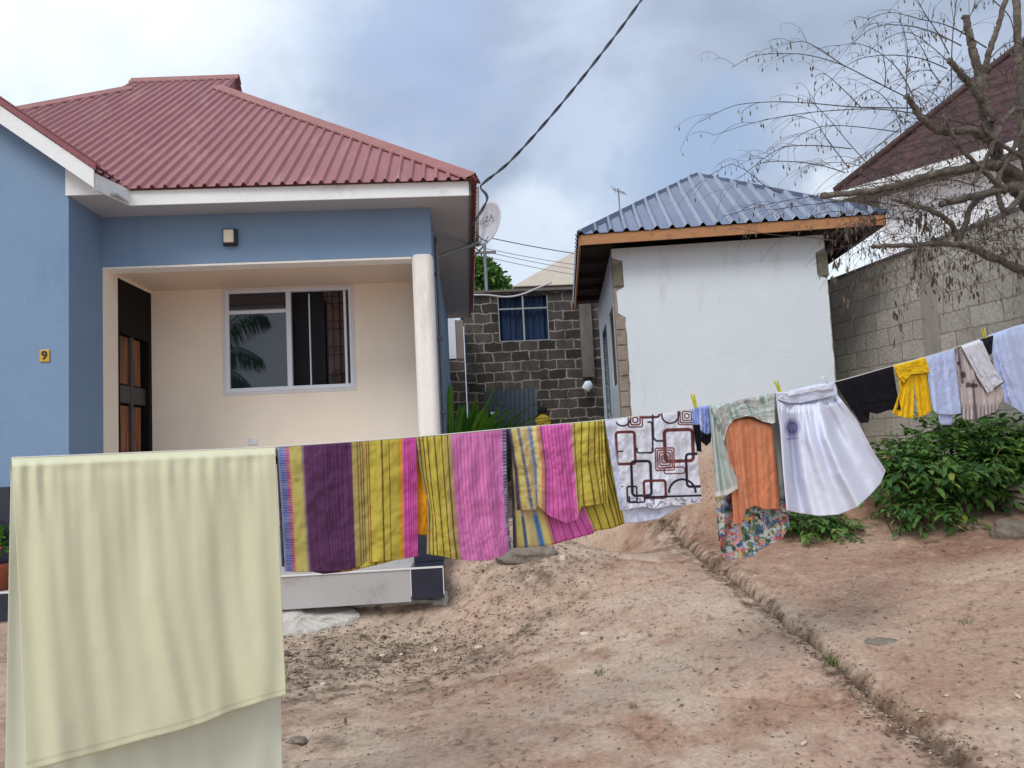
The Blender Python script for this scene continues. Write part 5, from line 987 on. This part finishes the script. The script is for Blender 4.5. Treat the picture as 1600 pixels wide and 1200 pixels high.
strap_plant(gp(728, 10.9), 'bright green strap leaved plant, second from the blue house wall', 110, (1.0, 2.0), .075)
strap_plant(gp(752, 11.3), 'lower spreading green plant in front of the metal sheet', 80, (.9, 1.7), .07, .7)
strap_plant(gp(785, 11.8), 'low arching green plant farthest from the blue house wall', 50, (.8, 1.5), .06, .8)
# tree behind the dark house
def tree(name, label, base, ht, cr, n, mat, Lf=.16):
    t = thing(name, label, 'tree', base); top = base+Vector((0, 0, ht)); tv, tf = [], []; tube_l(tv, tf, crv([base, base+Vector((.1, 0, ht*.5)), top], 4), list(np.linspace(.16, .06, 9)), 8)
    bl_ = []
    for _ in range(16):
        d = rv().normalized(); c = top+Vector((d.x*cr.x, d.y*cr.y, d.z*cr.z))*.62; bl_.append((c, random.uniform(.32, .5)*cr.x)); tube_l(tv, tf, [top-Vector((0, 0, ht*.15)), top.lerp(c, .5)+rv(.1), c], [.05, .03, .012], 5)
    ob('trunk', (tv, tf), M('bark', S(96, 84, 70), S(70, 60, 50), sc=10, bump=.5), t, smooth=True); V, Fc = [], []
    for c, r in bl_:
        for _ in range(n//16):
            d = rv().normalized(); p = c+d*r*(.6+.45*random.random()); leaf(V, Fc, p, d+rv(.4)+Vector((0, 0, -.2)), rv(), Lf*(.7+.6*random.random()), Lf*.5, .2)
    ob('crown', (V, Fc), mat, t)
a = P(752, 450, 24); tree('leafy_tree', 'round green tree behind the dark block house and thin pole', Vector((a.x, 24, .9)), a.z-.9, Vector((1.05, 1.0, .95)), 5200, lf3, .17)
# coconut palm behind the viewer, seen mirrored in the window
Y_m = 2*8.62
def mir(px, py, dist): p_ = P(px, py, 8.62+dist); return Vector((p_.x, 8.62-dist, p_.z))
pc = mir(305, 610, 15); gpz = gz(pc.x, pc.y); pt = thing('coconut_palm', 'coconut palm whose fronds are mirrored in the porch window', 'palm tree', (pc.x-.5, pc.y, gpz)); bark = M('palm_bark', S(120, 108, 92), S(90, 80, 68), sc=6, bump=.4)
tube('trunk', crv([Vector((pc.x-.5, pc.y, gpz)), Vector((pc.x-.4, pc.y, (pc.z+gpz)/2)), pc], 6), list(np.linspace(.2, .12, 13)), bark, pt)
def frond(V, Fc, c, tip_h, L, az):
    pts = crv([c, c+Vector((math.cos(az)*L*.4, math.sin(az)*L*.4, tip_h)), c+Vector((math.cos(az)*L*.8, math.sin(az)*L*.8, tip_h*.6)), c+Vector((math.cos(az)*L, math.sin(az)*L, tip_h*.05))], 9); tube_l(V, Fc, pts, .02, 4); s = Vector((-math.sin(az), math.cos(az), 0))
    for i in range(2, len(pts)-1):
        for sg_ in (-1, 1):
            for h_ in (0, .5): q_ = pts[i].lerp(pts[i+1], h_); leaf(V, Fc, q_, s*sg_*.5+(pts[i+1]-pts[i]).normalized()*.55+Vector((0, 0, -.75)), Vector((0, 0, 1)), .75*(1-.5*abs(i/len(pts)-.5)), .05, .3)
V, Fc = [], []
def frond2(pts):
    pts = crv(pts, 12); tube_l(V, Fc, pts, .025, 4); m = len(pts)
    for i in range(3, m-1):
        t = (pts[i+1]-pts[i]).normalized(); sdd = t.cross(Vector((0, 0, 1))); sdd = sdd.normalized() if sdd.length > 1e-3 else Vector((0, 1, 0)); Ll = .8*math.sin(math.pi*(.12+.86*i/m))**.6
        for sg_ in (-1, 1):
            for h_ in (0, .5): leaf(V, Fc, pts[i].lerp(pts[i+1], h_), sdd*sg_*.45+t*.5+Vector((0, 0, -.95))+rv(.08), Vector((0, 0, 1)), Ll, .05, .25)
cc = pc
frond2([cc, mir(345, 520, 15), mir(385, 488, 15.3), mir(418, 496, 15.6)])
frond2([cc, mir(330, 560, 15), mir(370, 543, 14.7), mir(410, 562, 14.5)])
frond2([cc, mir(340, 585, 14.6), mir(372, 585, 14.2), mir(405, 622, 14)]); frond2([cc, mir(345, 600, 15.6), mir(365, 592, 16), mir(392, 618, 16.4)])
for k in range(9):
    a = math.pi*.55+k*.23*math.pi*.9; frond2([cc, cc+Vector((math.cos(a)*-.9, math.sin(a)*1.0, random.uniform(.3, 1.2))), cc+Vector((math.cos(a)*-2.0, math.sin(a)*2.0, random.uniform(0, .8))), cc+Vector((math.cos(a)*-2.7, math.sin(a)*2.7, random.uniform(-1.0, 0)))] if math.cos(a) > -.2 else [cc, cc+Vector((-.7, math.sin(a), .7)), cc+Vector((-1.6, math.sin(a)*2, .4)), cc+Vector((-2.3, math.sin(a)*2.5, -.5))])
ob('crown', (V, Fc), lf3, pt)

# bare tree on the right
BT = thing('bare_tree', 'pruned bare tree with thick stubs and thin arching dry twigs', 'tree', Vector((P(1700, 800, 6.6).x, 6.6, gz(P(1700, 800, 6.6).x, 6.6)-.05)))
brk = M('grey_brown_bark', S(116, 108, 98), S(62, 56, 50), sc=16, rough=.95, bump=1., bsc=32, c3=S(134, 128, 114), sc3=6)
twm = M('twig_bark', S(92, 80, 74), S(64, 56, 56), sc=20, rough=.9)
def pp_(lst, Y0, Y1=None):
    n = len(lst); Y1 = Y0 if Y1 is None else Y1; return [P(a, b, Y0+(Y1-Y0)*i/(n-1)) for i, (a, b) in enumerate(lst)]
V, Fc = [], []
def limb(lst, r0_, r1_, Y0, Y1=None, n=8, knob=0):
    pts = crv(pp_(lst, Y0, Y1), 9); pts = [p+rv(.004) if 0 < i < len(pts)-1 else p for i, p in enumerate(pts)]; rad = np.linspace(r0_, r1_, len(pts))*(1+.12*(np.random.RandomState(len(V)).rand(len(pts))-.5))
    if knob: rad[-2:] *= 1.35; rad[-1] *= .8
    k0 = len(V); tube_l(V, Fc, pts, list(rad*.65*Y0/1180.), 12)
    for j in range(k0, len(V)):
        c = pts[(j-k0)//12]; V[j] = c+(V[j]-c)*(1+.5*float(fbm((j-k0) % 12*.9+k0, (j-k0)//12*.45, 77, 3)))
limb([(1700, 860), (1690, 700), (1678, 560), (1655, 440), (1630, 360), (1596, 300), (1572, 262)], 34, 17, 6.6)
limb([(1590, 300), (1560, 250), (1546, 205), (1536, 165), (1530, 120), (1522, 88), (1514, 52), (1509, 24)], 16, 7.5, 6.6, 6.5, knob=1)
limb([(1540, 175), (1537, 130), (1541, 98), (1552, 62), (1566, 20), (1580, -30)], 9, 6, 6.55, 6.4)
limb([(1622, 330), (1602, 250), (1594, 150), (1590, 60), (1588, -40)], 11, 8, 6.7, 6.6)
limb([(1552, 190), (1534, 158), (1514, 130), (1498, 112), (1482, 94)], 11, 6.5, 6.5, 6.35, knob=1)
limb([(1560, 232), (1520, 205), (1470, 205), (1441, 186), (1428, 166), (1416, 150)], 11, 6, 6.5, 6.2, knob=1)
limb([(1630, 300), (1570, 262), (1520, 262), (1460, 272), (1410, 288), (1350, 300), (1284, 306)], 15, 6, 6.6, 6.1, knob=1)
limb([(1650, 330), (1590, 295), (1550, 300), (1500, 312), (1470, 318)], 14, 7, 6.6, 6.3, knob=1)
limb([(1700, 490), (1640, 445), (1590, 420), (1540, 398), (1497, 382), (1440, 382), (1362, 386)], 14, 4.5, 6.6, 6.2)
limb([(1500, 384), (1488, 352), (1465, 334), (1430, 322), (1396, 312)], 8, 4, 6.4, 6.2)
limb([(1497, 382), (1508, 350), (1520, 320), (1560, 290)], 7, 7, 6.4, 6.6)
limb([(1600, 300), (1570, 330), (1560, 285), (1580, 240), (1604, 190)], 8, 5, 6.5, 6.4)
limb([(1570, 300), (1530, 260), (1500, 230), (1472, 180)], 7, 4, 6.45, 6.3)
limb([(1600, 170), (1575, 180), (1545, 240), (1520, 290)], 7, 5, 6.4, 6.4)
limb([(1610, 250), (1580, 235), (1552, 215), (1530, 190)], 6, 4, 6.4, 6.4)
ob('trunk', (V, Fc), brk, BT, smooth=True)
TV, TF, LV, LF = [], [], [], []
cz = lambda lst: [(1080+x/3.077, y/3.077) for x, y in lst]
tw = [[(1040, 470), (900, 400), (720, 310), (560, 265), (420, 258), (300, 270), (195, 325)], [(1120, 520), (800, 515), (560, 495), (380, 490), (200, 510), (35, 590)], [(1400, 610), (1100, 550), (900, 525), (700, 530), (500, 550), (300, 590), (110, 650)],
 [(740, 320), (620, 240), (540, 200), (455, 210)], [(1300, 220), (1150, 150), (1020, 122), (900, 125), (820, 170), (780, 210)], [(1420, 230), (1250, 130), (1100, 92), (960, 60), (850, 90)], [(1230, 330), (1100, 280), (950, 265), (820, 280), (740, 320)], [(1070, 470), (1000, 340), (900, 250), (800, 210), (700, 220)],
 [(820, 520), (720, 420), (640, 355), (595, 370)], [(1020, 600), (930, 470), (860, 430), (810, 470)], [(1000, 635), (800, 610), (650, 605), (540, 640), (465, 700)], [(770, 715), (600, 700), (460, 705), (380, 740), (310, 790)], [(740, 830), (600, 790), (430, 775), (320, 790), (255, 840)],
 [(760, 810), (660, 680), (600, 590), (520, 560)], [(860, 800), (760, 690), (660, 570), (590, 500), (540, 480)], [(1400, 900), (1200, 860), (900, 880), (600, 940), (400, 975), (150, 1040)], [(430, 930), (350, 890), (280, 830), (200, 790), (165, 800)], [(1000, 990), (800, 965), (560, 985), (380, 1010)],
 [(1230, 290), (1150, 220), (1060, 160), (980, 165), (920, 200)], [(1240, 260), (1180, 150), (1120, 60), (1085, -10)], [(1250, 420), (1255, 200), (1275, 0), (1280, -40)], [(1290, 180), (1330, 100), (1360, 30), (1365, -20)], [(1040, 560), (1035, 400), (1040, 250), (1020, 130)],
 [(1100, 550), (1180, 420), (1250, 330), (1300, 240)], [(930, 420), (935, 340), (920, 270)], [(1420, 300), (1500, 220), (1560, 200), (1600, 230)], [(1450, 0), (1530, 80), (1560, 200), (1590, 330)], [(1200, 400), (1150, 330), (1120, 250), (1040, 120)], [(700, 1160), (560, 1140), (400, 1130), (240, 1100)], [(1000, 620), (900, 700), (820, 760), (700, 800)],
 [(1190, 1020), (1080, 980), (960, 940), (860, 940), (760, 960)], [(1060, 900), (900, 840), (820, 800), (700, 780), (600, 800)]]
def pod(p, L):
    d = Vector((random.gauss(0, .15), random.gauss(0, .15), -1)); leaf(LV, LF, p, d, rv(), L, L*.32, .0)
def twig(pts, r0_, r1_, podp=.25, sub=1):
    m = len(pts); tube_l(TV, TF, pts, list(np.linspace(r0_, r1_, m)), 4, cap=False)
    for i in range(2, m):
        if random.random() < podp: q_ = pts[i]; s = q_+Vector((random.gauss(0, .01), 0, -random.uniform(.01, .05))); tube_l(TV, TF, [q_, s], .0012, 3, cap=False); pod(s, random.uniform(.03, .055))
        if sub and random.random() < .27:
            t = (pts[i]-pts[i-1]).normalized(); side = Vector((random.gauss(0, .5), random.gauss(0, .5), random.uniform(-.2, .9))); L = random.uniform(.1, .36); d = (t*1.0+side*.7).normalized()
            sp = [pts[i]+d*L*k/6+Vector((0, 0, -1))*(L*.42*(k/6)**2.2) for k in range(7)]; twig(sp, r1_*.8+.0006, .0012, .16, sub-1)
for i, l in enumerate(tw):
    Y0 = 6.3+.5*random.random()-.2; pts = crv(pp_(cz(l), Y0, Y0-.3+.6*random.random()), 5); twig(pts, (.0075 if i < 8 else .0058), .0022, .2, 2)
# hanging and tangled twigs round the limbs
for _ in range(420):
    px, py = random.uniform(1330, 1600), random.uniform(100, 400); 
    if py < 250 and px < 1400: continue
    L = random.uniform(.15, .6); a = random.uniform(-.6, math.pi+.6); d = Vector((math.cos(a), random.gauss(0, .4), math.sin(a)*.7)).normalized(); p = P(px, py, random.uniform(6.1, 6.8))
    twig([p+d*L*k/7-Vector((0, 0, 1))*(L*.6*(k/7)**2) for k in range(8)], .0036, .001, .2, 1)
for _ in range(85):
    px = random.uniform(1310, 1600); py = random.uniform(300, 392); L = random.uniform(.12, .5); p = P(px, py, random.uniform(6.1, 6.6)); pts = [p+Vector((random.gauss(0, .012)*k, 0, -L*k/6)) for k in range(7)]; twig(pts, .0022, .001, .22, 1)
    if random.random() < .38:
        for k in range(random.randint(2, 6)): leaf(LV, LF, pts[-1-k % 4]+rv(.012), Vector((random.gauss(0, .2), 0, -1)), rv(), random.uniform(.05, .1), .024, 0)
for cx_, cy_, n_ in ((1303, 415, 12), (1320, 470, 12), (1335, 440, 6), (1485, 440, 10), (1403, 485, 8), (1540, 345, 22), (1497, 445, 10), (1590, 440, 8), (1405, 510, 6), (1440, 345, 30)):
    for k in range(n_): leaf(LV, LF, P(cx_+random.gauss(0, 5), cy_+random.gauss(0, 9), 6.35), Vector((random.gauss(0, .25), 0, -1)), rv(), random.uniform(.05, .1), .022, 0)
ob('twig', (TV, TF), twm, BT); lfd = leafmat('dry_leaf', S(60, 54, 50), S(112, 98, 78), .1, .8); ob('dry_leaf', (LV, LF), lfd, BT)
print('twig faces', len(TF), len(LF))

# potted flowers at the left edge
fp = thing('flower_pot', 'clay pot of red flowers on the step at the left picture edge', 'potted plant', P(-8, 925, 6.8))
b0_ = worg(fp); V, Fc = [], []; pr = [(.0, 0), (.1, 0), (.12, .18), (.14, .2), (.14, .24), (.12, .24), (.11, .2), (0, .2)]; n = 20
for r, z in pr:
    for k in range(n): a = 2*math.pi*k/n; V.append(b0_+Vector((r*math.cos(a), r*math.sin(a), z)))
for i in range(len(pr)-1):
    for k in range(n): Fc.append((i*n+k, i*n+(k+1) % n, (i+1)*n+(k+1) % n, (i+1)*n+k))
ob('pot', (V, Fc), M('terracotta', S(176, 96, 62), S(150, 80, 54), sc=9, rough=.9), fp, smooth=True)
V, Fc = [], []; FV, FF = [], []
for _ in range(260):
    d = rv().normalized(); d.z = abs(d.z); p = b0_+Vector((0, 0, .35))+d*random.uniform(.05, .22); leaf(V, Fc, p, d+rv(.3), Vector((0, 0, 1)), .07, .035)
for _ in range(26):
    d = rv().normalized(); p = b0_+Vector((.03, -.02, .34))+d*.24
    FV, FF = [], []
    for k in range(5): a = 2*math.pi*k/5; leaf(FV, FF, p, Vector((math.cos(a), -.4, math.sin(a))), Vector((0, -1, 0)), .022, .02)
    ob('flower', (FV, FF), M('red_petal', S(206, 30, 40), S(180, 20, 36), sc=20, rough=.6), fp)
ob('foliage', (V, Fc), lf2, fp)

# ---------------------------------------------------------------- person far behind the line
pn = gp(848, 12.6); pn.x = P(848, 645, 12.6).x; zt_ = P(848, 636, 12.6).z; hgt = zt_-pn.z
PE = thing('person', 'person with dark hair and yellow top standing before the dark block house', 'person', pn)
def skin(name, vs_, es, rs, mat, parent):
    me = bpy.data.meshes.new(name); b = worg(parent); me.from_pydata([tuple(Vector(v)-b) for v in vs_], es, []); o = bpy.data.objects.new(name, me); COL.objects.link(o); o.parent = parent
    sk = o.modifiers.new('sk', 'SKIN'); 
    for i, r in enumerate(rs): me.skin_vertices[0].data[i].radius = (r[0], r[1]) if hasattr(r, '__len__') else (r, r)
    me.skin_vertices[0].data[0].use_root = True; sb = o.modifiers.new('sb', 'SUBSURF'); sb.levels = 2; sb.render_levels = 2; me.materials.append(mat); return o
h = hgt; S_ = lambda x, z, y=0: (pn.x+x*h, pn.y+y*h, pn.z+z*h)
skm = M('brown_skin', S(94, 62, 46), S(84, 54, 40), sc=8, rough=.6)
vs_ = [S_(0, .5), S_(0, .62), S_(0, .76), S_(0, .83), S_(0, .88), S_(0, .935), S_(0, .985), S_(-.1, .78), S_(-.14, .64), S_(-.13, .5, -.03), S_(-.13, .45, -.04), S_(.1, .78), S_(.14, .64), S_(.13, .5, -.03), S_(.13, .45, -.04), S_(-.055, .46), S_(-.06, .26), S_(-.06, .04), S_(-.06, .015, -.08), S_(.055, .46), S_(.06, .26), S_(.06, .04), S_(.06, .015, -.08)]
es = [(0, 1), (1, 2), (2, 3), (3, 4), (4, 5), (5, 6), (2, 7), (7, 8), (8, 9), (9, 10), (2, 11), (11, 12), (12, 13), (13, 14), (0, 15), (15, 16), (16, 17), (17, 18), (0, 19), (19, 20), (20, 21), (21, 22)]
rs = [.085, .075, .08, .035, .05, .07, .05, .035, .028, .02, .018, .035, .028, .02, .018, .05, .038, .026, .02, .05, .038, .026, .02]
skin('body', vs_, es, [r*h for r in rs], skm, PE)
V, Fc = [], []
import itertools
def ell(V, Fc, c, r, zmin=-1., n=16, m=10):
    k = len(V)
    for i in range(m+1):
        ph_ = math.pi/2-(math.pi/2-math.asin(zmin))*i/m
        for j in range(n): a = 2*math.pi*j/n; V.append(Vector(c)+Vector((r[0]*math.cos(a)*math.cos(ph_), r[1]*math.sin(a)*math.cos(ph_), r[2]*math.sin(ph_))))
    for i in range(m):
        for j in range(n): Fc.append((k+i*n+j, k+i*n+(j+1) % n, k+(i+1)*n+(j+1) % n, k+(i+1)*n+j))
ell(V, Fc, S_(0, .945, .008), (.076*h, .084*h, .068*h), -.35); ob('hair', (V, Fc), M('black_hair', S(20, 16, 18), rough=.8, bump=.5, bsc=80), PE, smooth=True)
V, Fc = [], []; n = 20
pr = [(.045, .05, .885), (.06, .06, .87), (.12, .075, .82), (.125, .09, .76), (.115, .09, .62), (.12, .095, .5)]
for rx, ry, z in pr:
    for k in range(n): a = 2*math.pi*k/n; V.append(Vector(S_(rx*math.cos(a)*(1+.03*math.sin(5*a)), z, ry*math.sin(a))))
for i in range(len(pr)-1):
    for k in range(n): Fc.append((i*n+k, i*n+(k+1) % n, (i+1)*n+(k+1) % n, (i+1)*n+k))
ob('shirt', (V, Fc), M('yellow_cloth', S(214, 186, 70), S(196, 160, 50), sc=8), PE, smooth=True)
V, Fc = [], []; pr = [(.1, .085, .52), (.105, .09, .44), (.12, .1, .3), (.125, .11, .18)]
for rx, ry, z in pr:
    for k in range(n): a = 2*math.pi*k/n; V.append(Vector(S_(rx*math.cos(a), z, ry*math.sin(a))))
for i in range(len(pr)-1):
    for k in range(n): Fc.append((i*n+k, i*n+(k+1) % n, (i+1)*n+(k+1) % n, (i+1)*n+k))
ob('skirt', (V, Fc), M('dark_skirt_cloth', S(70, 50, 60), rough=.9), PE, smooth=True)

# ---------------------------------------------------------------- stones, slabs, litter
stm = M('grey_stone', S(140, 130, 118), S(112, 102, 92), sc=9, rough=.95, bump=.7, bsc=30, c3=S(170, 160, 146), sc3=7)
stp = M('pale_chip', S(222, 212, 196), S(200, 188, 170), sc=15, rough=.9, bump=.3)
def rock_l(V, Fc, c, r, seed, flat_=.0, n=30, m=20):
    k = len(V); R = np.random.RandomState(seed); o_ = R.rand(3)*50
    for i in range(m+1):
        ph_ = math.pi*i/m
        for j in range(n):
            a = 2*math.pi*j/n; d = Vector((math.cos(a)*math.sin(ph_), math.sin(a)*math.sin(ph_), math.cos(ph_))); q_ = max(abs(d.x), abs(d.y), abs(d.z)); s = (.62+.38/q_*.8)*(1+.95*float(fbm(d.x*1.6+o_[0]+d.z*1.3, d.y*1.6+o_[1]-d.z*1.1, 5, 5)))
            V.append(Vector(c)+Vector((d.x*r[0], d.y*r[1], d.z*r[2]))*s)
    for i in range(m):
        for j in range(n): Fc.append((k+i*n+j, k+(i+1)*n+j, k+(i+1)*n+(j+1) % n, k+i*n+(j+1) % n))
def rock(name, label, px, py, r, mat, seed, dz=0, cat='stone', group='loose stones on the bare earth'):
    c = G(px, py); c = c+Vector((0, r[1]*.6, r[2]*.35+dz)); V, Fc = [], []; rock_l(V, Fc, c, r, seed); o = ob(name, (V, Fc), mat, org=c, smooth=True); return tag(o, label, cat, group)
rock('flat_stone', 'large flat grey stone beyond the striped wraps beside the path', 822, 876, (.28, .14, .085), stm, 3)
rock('stone', 'rounded flat stone at the right foot of the cream sheet', 462, 1165, (.055, .035, .022), stm, 5)
rock('stone', 'white oblong chip on the path right of the picture centre', 915, 994, (.038, .02, .014), stp, 7)
rock('stone', 'small pale chip in the middle of the yard', 748, 1014, (.03, .02, .012), stp, 8)
rock('stone', 'tiny white chip left of centre near the step', 597, 1026, (.026, .018, .01), stp, 9)
rock('stone', 'flat pale slab sunk in the earth right of the gully', 1385, 1006, (.11, .06, .02), stm, 11, -.01)
rock('stone', 'small white stone lying past the flat grey stone', 880, 876, (.03, .03, .03), stp, 13)
rock('stone', 'squat grey boulder at the right picture edge', 1592, 842, (.17, .12, .1), stm, 15)
rock('stone_slab', 'upper pale slab of two stacked at the right picture edge', 1596, 800, (.13, .12, .028), stm, 17, .21, 'stone', 'stacked slabs at the right edge'); rock('stone_slab', 'lower grey slab of two stacked at the right picture edge', 1596, 800, (.13, .13, .045), stm, 19, .12, 'stone', 'stacked slabs at the right edge')
rock('stone_block', 'dark stone block carrying the two slabs at the right picture edge', 1600, 802, (.12, .12, .1), stm, 20, .0, 'stone', 'stacked slabs at the right edge')
rock('stone', 'white chip near the step edge below the purple wrap', 505, 1072, (.02, .015, .01), stp, 21)
# broken concrete apron
def apron(name, label, outl, z_, mat, th=.05, cat='concrete slab'):
    pts = [G(*p) for p in outl]; c = sum(pts, Vector())/len(pts); zt_ = max(p.z for p in pts)*.5+c.z*.5+z_; n = len(pts); rg = []
    for i in range(n):
        a, b = pts[i], pts[(i+1) % n]
        for k in range(6): q_ = a.lerp(b, k/6); rg.append(q_+Vector((random.gauss(0, .008), random.gauss(0, .012), 0)))
    V, Fc = [], []; m = len(rg)
    for s, zz in ((1.02, -th), (1.0, -.012), (.96, 0), (.6, .004), (.25, .006)):
        for q_ in rg: p_ = c.lerp(q_, s); V.append(Vector((p_.x, p_.y, gz(p_.x, p_.y)+z_+zz+random.gauss(0, .003))))
    for i in range(4):
        for j in range(m): Fc.append((i*m+j, i*m+(j+1) % m, (i+1)*m+(j+1) % m, (i+1)*m+j))
    Fc.append(tuple(4*m+j for j in range(m))); return tag(ob(name, (V, Fc), mat, org=c), label, cat)
conc2 = M('pale_broken_cement', S(206, 202, 194), S(184, 178, 168), sc=6, rough=.95, bump=.7, bsc=25, c3=S(130, 120, 108), sc3=7)
apron('concrete_apron', 'broken pale cement apron in front of the tiled step', [(330, 952), (440, 948), (505, 946), (548, 952), (566, 966), (545, 976), (510, 984), (455, 996), (330, 1002)], .025, conc2)
apron('concrete_footing', 'rough cement footing along the base of the tiled step', [(545, 938), (620, 937), (698, 932), (700, 941), (662, 944), (600, 949), (556, 950)], .03, conc)
# grass tufts
def tuft(px, py, label, n, hh):
    c = G(px, py); V, Fc = [], []
    for _ in range(n):
        a = random.uniform(0, 2*math.pi); b = c+Vector((random.gauss(0, .025), random.gauss(0, .03), -.01)); d = Vector((math.cos(a)*.35, math.sin(a)*.35, 1)).normalized(); L = hh*random.uniform(.5, 1.1); s = Vector((-math.sin(a), math.cos(a), 0))*.0035; k = len(V)
        for i in range(4): t = i/3; q_ = b+d*L*t+Vector((math.cos(a), math.sin(a), -.3))*(L*.3*t*t); V += [q_-s*(1-t*.9), q_+s*(1-t*.9)]
        for i in range(3): Fc.append((k+2*i, k+2*i+1, k+2*i+3, k+2*i+2))
    tag(ob('grass_tuft', (V, Fc), leafmat('grass_'+str(px), S(58, 84, 34), S(120, 132, 66)), org=c), label, 'grass tuft', 'grass tufts in the yard')
tuft(1296, 1040, 'small green grass tuft growing in the middle of the gully', 46, .085); tuft(1037, 815, 'sparse grass tuft at the far head of the gully', 40, .06); tuft(1510, 975, 'thin weed tuft on the red earth at right', 24, .05); tuft(935, 1052, 'thin dry weed on the path near the picture centre', 22, .06)
# litter: leaf bits, gravel and twigs too many to count
GV, GF = [], []; pts = []
for _ in range(15000):
    m_ = random.random()
    if m_ < .2:
        i = random.randint(0, len(GUL)-3); t = random.random(); c = GUL[i].lerp(GUL[i+1], t); x, y = c.x+random.gauss(-.03, .06), c.y+random.gauss(-.02, .06)
    elif m_ < .42: x, y = random.gauss(-.9, .9), random.gauss(6.0, .5)
    elif m_ < .48: x, y = random.gauss(.5, .45), random.gauss(7.4, .6)
    else: x, y = random.uniform(-2.4, 5), random.uniform(2.6, 8.5)
    if y > 6.6 and x < -.25: continue
    pts.append((x, y, 1.7 if .2 <= m_ < .48 else 1.))
pa = np.array(pts); pz = ground(pa[:, 0], pa[:, 1])
for (x, y, sz_), z in zip(pts, pz):
    r = sz_*random.uniform(.002, .0065)*(2.1 if random.random() < .05 else 1)
    if random.random() < .45: leaf(GV, GF, Vector((x, y, z+.004)), Vector((random.gauss(0, 1), random.gauss(0, 1), .15)), Vector((0, 0, 1)), r*4.5, r*1.7, .1)
    else:
        k = len(GV); c = Vector((x, y, z+r*.3))
        for d in ((1, 0, 0), (0, 1, 0), (-1, 0, 0), (0, -1, 0), (0, 0, .7), (0, 0, -.7)): GV.append(c+Vector(d)*r*random.uniform(.7, 1.3))
        GF += [(k, k+1, k+4), (k+1, k+2, k+4), (k+2, k+3, k+4), (k+3, k, k+4), (k+1, k, k+5), (k+2, k+1, k+5), (k+3, k+2, k+5), (k, k+3, k+5)]
lm_ = leafmat('litter', S(104, 86, 70), S(212, 196, 176), .0, .95); rp2 = [n for n in lm_.node_tree.nodes if n.type == 'VALTORGB'][0]; e_ = rp2.color_ramp.elements.new(.75); e_.color = (*S(112, 92, 76), 1)
tag(ob('ground_litter', (GV, GF), lm_), 'scattered gravel, dead leaves and bits on the bare earth', 'litter', kind='stuff')
